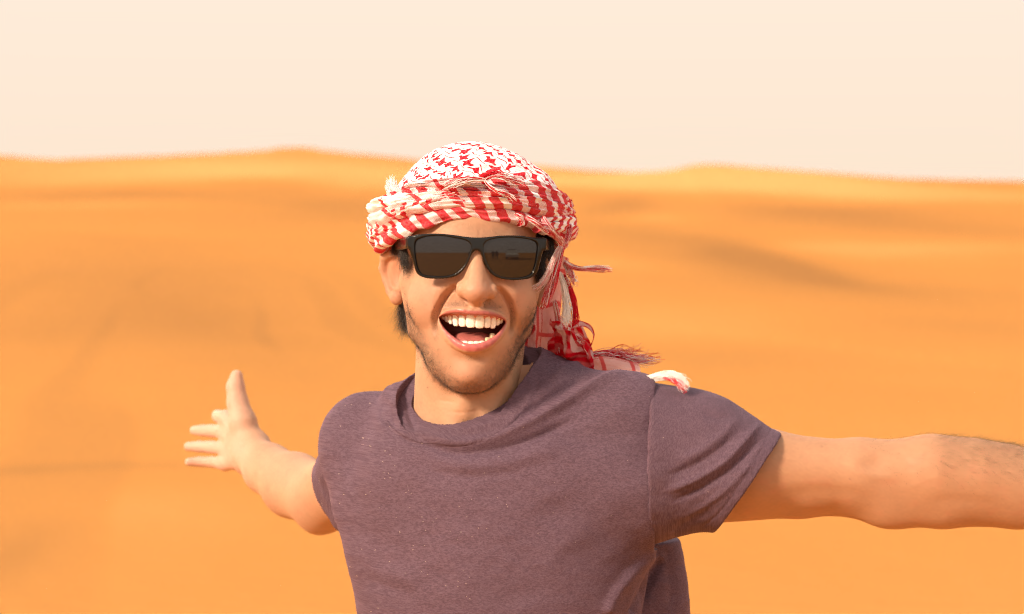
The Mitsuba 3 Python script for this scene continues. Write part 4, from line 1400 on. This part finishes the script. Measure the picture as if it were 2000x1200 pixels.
    Wt(2, [[(1078, 600, .17), (1092, 618, .16), (1112, 632, .155), (1140, 632, .16)], [(1072, 660, .15), (1096, 662, .135), (1120, 660, .14), (1150, 672, .15)], [(1076, 728, .14), (1100, 726, .13), (1130, 728, .13), (1172, 732, .14)]], 'scarf_red_bsdf', 8, .012, freq=46)
    Wt(3, [[(1112, 634, .125), (1112, 650, .155)], [(1138, 626, .125), (1138, 640, .155)], [(1158, 640, .125), (1156, 652, .155)], [(1158, 668, .125), (1154, 676, .155)], [(1144, 692, .125), (1140, 696, .155)], [(1120, 704, .125), (1116, 706, .155)]], 'scarf_red_bsdf', 11, .007, n=90, m=30, freq=60)
    Wt(4, [[(1118, 660, .110), (1122, 676, .125)], [(1140, 664, .105), (1136, 680, .125)], [(1156, 688, .105), (1148, 696, .125)], [(1158, 716, .115), (1146, 716, .13)], [(1138, 730, .125), (1130, 726, .14)]], 'scarf_red_bsdf', 14, .008, n=90, m=30, freq=60)
    Wt(5, [[(1140, 694, .16), (1146, 712, .135), (1152, 732, .13)], [(1170, 688, .16), (1180, 702, .135), (1186, 728, .125)], [(1206, 694, .16), (1214, 706, .135), (1220, 730, .12)], [(1246, 708, .15), (1250, 716, .13), (1252, 736, .115)]], 'scarf_tail_bsdf', 17, .004)
    Wt(6, [[(1076, 628, .130), (1100, 634, .120), (1126, 646, .118)], [(1082, 664, .120), (1108, 668, .108), (1138, 674, .112)], [(1090, 700, .125), (1118, 700, .112), (1150, 700, .118)], [(1092, 730, .130), (1122, 730, .122), (1164, 732, .126)]], 'scarf_red_bsdf', 23, .014, n=90, m=90, freq=64)
    Wt(7, [[(1024, 640, .165), (1036, 636, .150), (1048, 634, .150)], [(1022, 680, .165), (1034, 684, .148), (1046, 684, .150)], [(1026, 718, .155), (1036, 722, .146), (1050, 722, .150)]], 'scarf_red_bsdf', 29, .006, freq=60)
    labels['headscarf'] = {'label': 'red and white checked headscarf wound round the man\'s head with loose tassels', 'category': 'headscarf'}


build_scarf()

# ------------------------------------------------------------------ hair
scene['hair_bsdf'] = {'type': 'twosided', 'nested': {'type': 'principled', 'base_color': {'type': 'rgb', 'value': [.022, .013, .009]}, 'roughness': .42, 'specular': .5}}
scene['body_hair_bsdf'] = {'type': 'twosided', 'nested': {'type': 'principled', 'base_color': {'type': 'rgb', 'value': [.110, .066, .038]}, 'roughness': .5, 'specular': .4}}


def strands(R, Dv, L, r, bend, rng, m=5):
    """many tapering hairs: roots R, directions Dv, lengths L, root radius r, bend vectors"""
    n = len(R)
    t = np.linspace(0, 1, m)
    C = R[:, None] + Dv[:, None] * (L[:, None] * t)[..., None] + bend[:, None] * (L[:, None] * t ** 2)[..., None]
    a = np.cross(Dv, rng.normal(size=(n, 3))); a /= np.linalg.norm(a, axis=1, keepdims=True) + 1e-12
    b = np.cross(Dv, a); b /= np.linalg.norm(b, axis=1, keepdims=True) + 1e-12
    ang = np.arange(3) * 2 * math.pi / 3
    ring = a[:, None, None] * np.cos(ang)[None, None, :, None] + b[:, None, None] * np.sin(ang)[None, None, :, None]
    V = C[:, :, None] + ring * (r * (1 - .8 * t))[None, :, None, None]
    V = V.reshape(n, -1, 3)
    F = []
    for i in range(m - 1):
        for k in range(3):
            A, B = i * 3 + k, i * 3 + (k + 1) % 3
            F += [[A, B, A + 3], [B, B + 3, A + 3]]
    F = np.array(F)
    return V.reshape(-1, 3), (F[None] + (np.arange(n) * m * 3)[:, None, None]).reshape(-1, 3)


def build_hair():
    rng = np.random.default_rng(21)

    def lock(net, n, length, r=.00012, down=(0, 0, -1), spread=.18, bend=(0, 0, 0), m=5):
        """hairs rooted over a patch (four corners of photo column, row, depth)"""
        c = [q(*x) for x in net]
        u, v = rng.random((n, 1)), rng.random((n, 1))
        R = (c[0] * (1 - u) + c[1] * u) * (1 - v) + (c[3] * (1 - u) + c[2] * u) * v
        Dv = np.array(down, float) + rng.normal(size=(n, 3)) * spread
        Dv /= np.linalg.norm(Dv, axis=1, keepdims=True)
        return strands(R, Dv, length * rng.uniform(.5, 1, n), r, np.array(bend)[None] + rng.normal(size=(n, 3)) * .12, rng, m)

    parts = [
        # left: in front of the ear, over its top, and the nape below the lobe
        lock([(778, 470, .062), (794, 468, .050), (796, 505, .052), (786, 505, .064)], 700, .024, bend=(.12, 0, 0)),
        lock([(764, 474, .090), (782, 470, .075), (782, 488, .075), (766, 488, .092)], 260, .016, bend=(.05, -.1, 0), spread=.25),
        lock([(788, 540, .070), (796, 540, .064), (797, 560, .064), (791, 560, .070)], 200, .012),
        lock([(778, 580, .125), (800, 580, .115), (806, 628, .115), (788, 628, .125)], 1700, .024, spread=.28, bend=(-.12, 0, 0)),
        # right: under the brim, in front of the ear
        lock([(1034, 440, .052), (1082, 446, .080), (1080, 482, .085), (1052, 470, .060)], 2600, .024, bend=(0, .1, 0)),
        lock([(1050, 480, .062), (1064, 480, .075), (1062, 530, .078), (1052, 530, .066)], 1300, .024, spread=.14),
    ]
    v, f = join(*parts)
    add('person__hair', v, f, 'hair_bsdf')
    labels['person__hair'] = {'label': 'short dark brown hair showing under the headscarf at the temples and nape'}
    # stubble, thickest along the jaw
    N = normals(HV, HF)
    px, py = proj(HV)
    dens = beard_density(px, py, HV) * (HV[:, 1] < .10) * (N[:, 1] < .35)
    dens = dens * (sdf_at(mouth_sd, HV) > .004)
    A = np.linalg.norm(np.cross(HV[HF[:, 1]] - HV[HF[:, 0]], HV[HF[:, 2]] - HV[HF[:, 0]]), axis=1)
    w = A * dens[HF].mean(1) ** 1.4
    pick = rng.choice(len(HF), 15200, p=w / w.sum())
    bc = rng.dirichlet((1, 1, 1), len(pick))
    R = (HV[HF[pick]] * bc[..., None]).sum(1)
    n_ = N[HF[pick, 0]]
    Dv = n_ * .55 + np.array([0, 0, -.75]) + rng.normal(size=R.shape) * .28
    Dv /= np.linalg.norm(Dv, axis=1, keepdims=True)
    v, f = strands(R - n_ * .0003, Dv, rng.uniform(.0018, .0042, len(R)), 0.000062, rng.normal(size=R.shape) * .1, rng, 3)
    add('person__stubble', v, f, 'hair_bsdf')
    labels['person__stubble'] = {'label': 'dark stubble along the jaw, chin and upper lip', 'kind': 'stuff'}
    # hair on the forearm
    N = normals(RV, RF)
    px, py = proj(RV)
    up = np.clip((N[:, 2] * .8 + .25), 0, 1) * np.clip((px - 1690) / 240, 0, 1) * (px < 2260) * np.clip((960 - py) / 60, 0, 1)
    A = np.linalg.norm(np.cross(RV[RF[:, 1]] - RV[RF[:, 0]], RV[RF[:, 2]] - RV[RF[:, 0]]), axis=1)
    w = A * up[RF].mean(1)
    pick = rng.choice(len(RF), 5200, p=w / w.sum())
    R, n_ = RV[RF[pick]].mean(1), N[RF[pick, 0]]
    Dv = n_ * .45 + np.array([.8, -.1, -.25]) + rng.normal(size=R.shape) * .3
    Dv /= np.linalg.norm(Dv, axis=1, keepdims=True)
    v, f = strands(R - n_ * .0003, Dv, rng.uniform(.006, .016, len(R)), .000055, np.array([0, 0, -.25]) + rng.normal(size=R.shape) * .15, rng, 4)
    add('person__arm_hair', v, f, 'body_hair_bsdf')
    labels['person__arm_hair'] = {'label': 'fine dark hair on the outstretched forearm at the right', 'kind': 'stuff'}


build_hair()

# ------------------------------------------------------------------ behind the camera, seen mirrored in the lenses


def build_behind():
    scene['car_paint_bsdf'] = {'type': 'principled', 'base_color': {'type': 'rgb', 'value': [.62, .60, .54]}, 'roughness': .3, 'specular': .5, 'clearcoat': .6}
    scene['car_dark_bsdf'] = {'type': 'principled', 'base_color': {'type': 'rgb', 'value': [.025, .025, .028]}, 'roughness': .35, 'specular': .5}
    scene['dark_clothes_bsdf'] = {'type': 'diffuse', 'reflectance': {'type': 'rgb', 'value': [.06, .055, .06]}}

    def place(key, v, f, bsdf, x, y, turn, smooth=30):
        c, s = math.cos(turn), math.sin(turn)
        z = float(ground_height(np.array([x]), np.array([y]))[0])
        w = np.stack([x + v[:, 0] * c - v[:, 1] * s, y + v[:, 0] * s + v[:, 1] * c, z + v[:, 2]], 1)
        scene[key] = mikit.ply((w, f), bsdf, smooth=smooth)

    def slab(poly, y0, y1, inset):
        """a side outline (x, z) drawn out across the car, leaning in towards the top"""
        n = len(poly)
        P = np.array(poly, float)
        lean = inset * np.clip((P[:, 1] - 1.0) / .8, 0, 1)
        A = np.stack([P[:, 0], y0 + lean, P[:, 1]], 1)
        B = np.stack([P[:, 0], y1 - lean, P[:, 1]], 1)
        m = trimesh.creation.extrude_polygon(__import__('shapely').Polygon(P), 1.0, engine='earcut')
        v = np.array(m.vertices)
        ln = inset * np.clip((v[:, 1] - 1.0) / .8, 0, 1)
        yy = np.where(v[:, 2] > .5, y1 - ln, y0 + ln)
        return np.stack([v[:, 0], yy, v[:, 1]], 1), np.array(m.faces)[:, ::-1]

    car = (8.6, -8.8, math.radians(128))
    body = [(-2.3, .45), (-2.35, .95), (-2.25, 1.12), (-1.95, 1.78), (-1.8, 1.86), (.35, 1.86), (.5, 1.80), (1.05, 1.18), (2.2, 1.08), (2.38, .95), (2.40, .5), (2.0, .42),
            (1.93, .72), (1.7, .92), (1.4, .95), (1.12, .80), (1.0, .42), (-1.0, .42), (-1.12, .80), (-1.4, .95), (-1.7, .92), (-1.93, .72), (-2.0, .42)]
    place('off_road_car__body', *slab(body, -.92, .92, .16), 'car_paint_bsdf', *car)
    for k, (a, b) in enumerate(((-1.75, -.95), (-.85, -.1), (0, .72))):
        w = [(a, 1.20), (a + (.2 if k == 0 else .02), 1.72), (b - (.36 if k == 2 else .02), 1.72), (b, 1.20)]
        place('off_road_car__window' + (f'_{k:03d}' if k else ''), *slab(w, -.935, .935, .16), 'car_dark_bsdf', *car)
    for k, (x, y) in enumerate(((1.46, .8), (1.46, -.8), (-1.46, .8), (-1.46, -.8))):
        t = trimesh.creation.cylinder(.40, .27, sections=36)
        v = np.stack([t.vertices[:, 0] + x, t.vertices[:, 2] + y, t.vertices[:, 1] + .40], 1)
        n = f'_{k:03d}' if k else ''
        place('off_road_car__wheel' + n, v, np.array(t.faces)[:, ::-1], 'car_dark_bsdf', *car)
        t = trimesh.creation.cylinder(.22, .30, sections=24)
        v = np.stack([t.vertices[:, 0] + x, t.vertices[:, 2] + y, t.vertices[:, 1] + .40], 1)
        place('off_road_car__wheel' + n + '__hub', v, np.array(t.faces)[:, ::-1], 'car_paint_bsdf', *car)
    bars = [tube([(x, -.7, 1.98), (x, .7, 1.98)], .025, 8) for x in (-1.6, -.7, .2)] + [tube([(-1.8, y, 1.97), (.35, y, 1.97)], .03, 8) for y in (-.7, .7)]
    bars += [tube([(x, y, 1.82), (x, y, 1.98)], .025, 6) for x in (-1.6, .2) for y in (-.7, .7)]
    place('off_road_car__roof_rack', *join(*bars), 'car_dark_bsdf', *car)
    labels['off_road_car'] = {'label': 'pale off-road car with a roof rack, mirrored in the right sunglass lens', 'category': 'car'}

    def figure(p, arm):
        v = lambda *a: np.array(a, float)
        d = chain(p, [v(0, 0, .95), v(0, .02, 1.20), v(0, 0, 1.40)], [.145, .135, .14], .06)
        for s in (-1, 1):
            d = smin(d, chain(p, [v(.09 * s, 0, .92), v(.11 * s, -.02, .5), v(.12 * s, .02, .09)], [.095, .065, .045], .04), .05)
            d = smin(d, cap(p, v(.12 * s, .02, .045), v(.13 * s, -.14, .04), .045, .038), .03)
            d = smin(d, chain(p, [v(.17 * s, 0, 1.39), v((.25 + arm * .05) * s, .02, 1.12), v(.24 * s, -.08 - arm * .1, .9 + arm * .2)], [.055, .042, .032], .03), .04)
            d = smin(d, sph(p, v(.24 * s, -.10 - arm * .1, .84 + arm * .2), .042), .03)
        d = smin(d, cap(p, v(0, 0, 1.42), v(0, -.01, 1.54), .055, .05), .04)
        return smin(d, ell(p, v(0, -.015, 1.63), (.078, .097, .118)), .03)

    for k, (x, y, t, arm, lab) in enumerate(((5.6, -8.6, .6, 0, 'person in dark clothes standing by the bonnet of the pale car behind the camera'), (4.9, -8.4, .5, 1, 'second person in dark clothes, farther from the pale car behind the camera'),
                                            (1.5, -8.5, .2, 0, 'dark figure standing alone far behind the camera, mirrored in the left lens'))):
        v, f = sdf_mesh(lambda p: figure(p, arm), (-.45, -.40, -.02), (.45, .25, 1.8), .022)
        place('person_%03d' % (k + 1), relax(v, f, 2), f, 'dark_clothes_bsdf', x, y, t + math.pi, True)
        labels['person_%03d' % (k + 1)] = {'label': lab, 'category': 'person'}


build_behind()
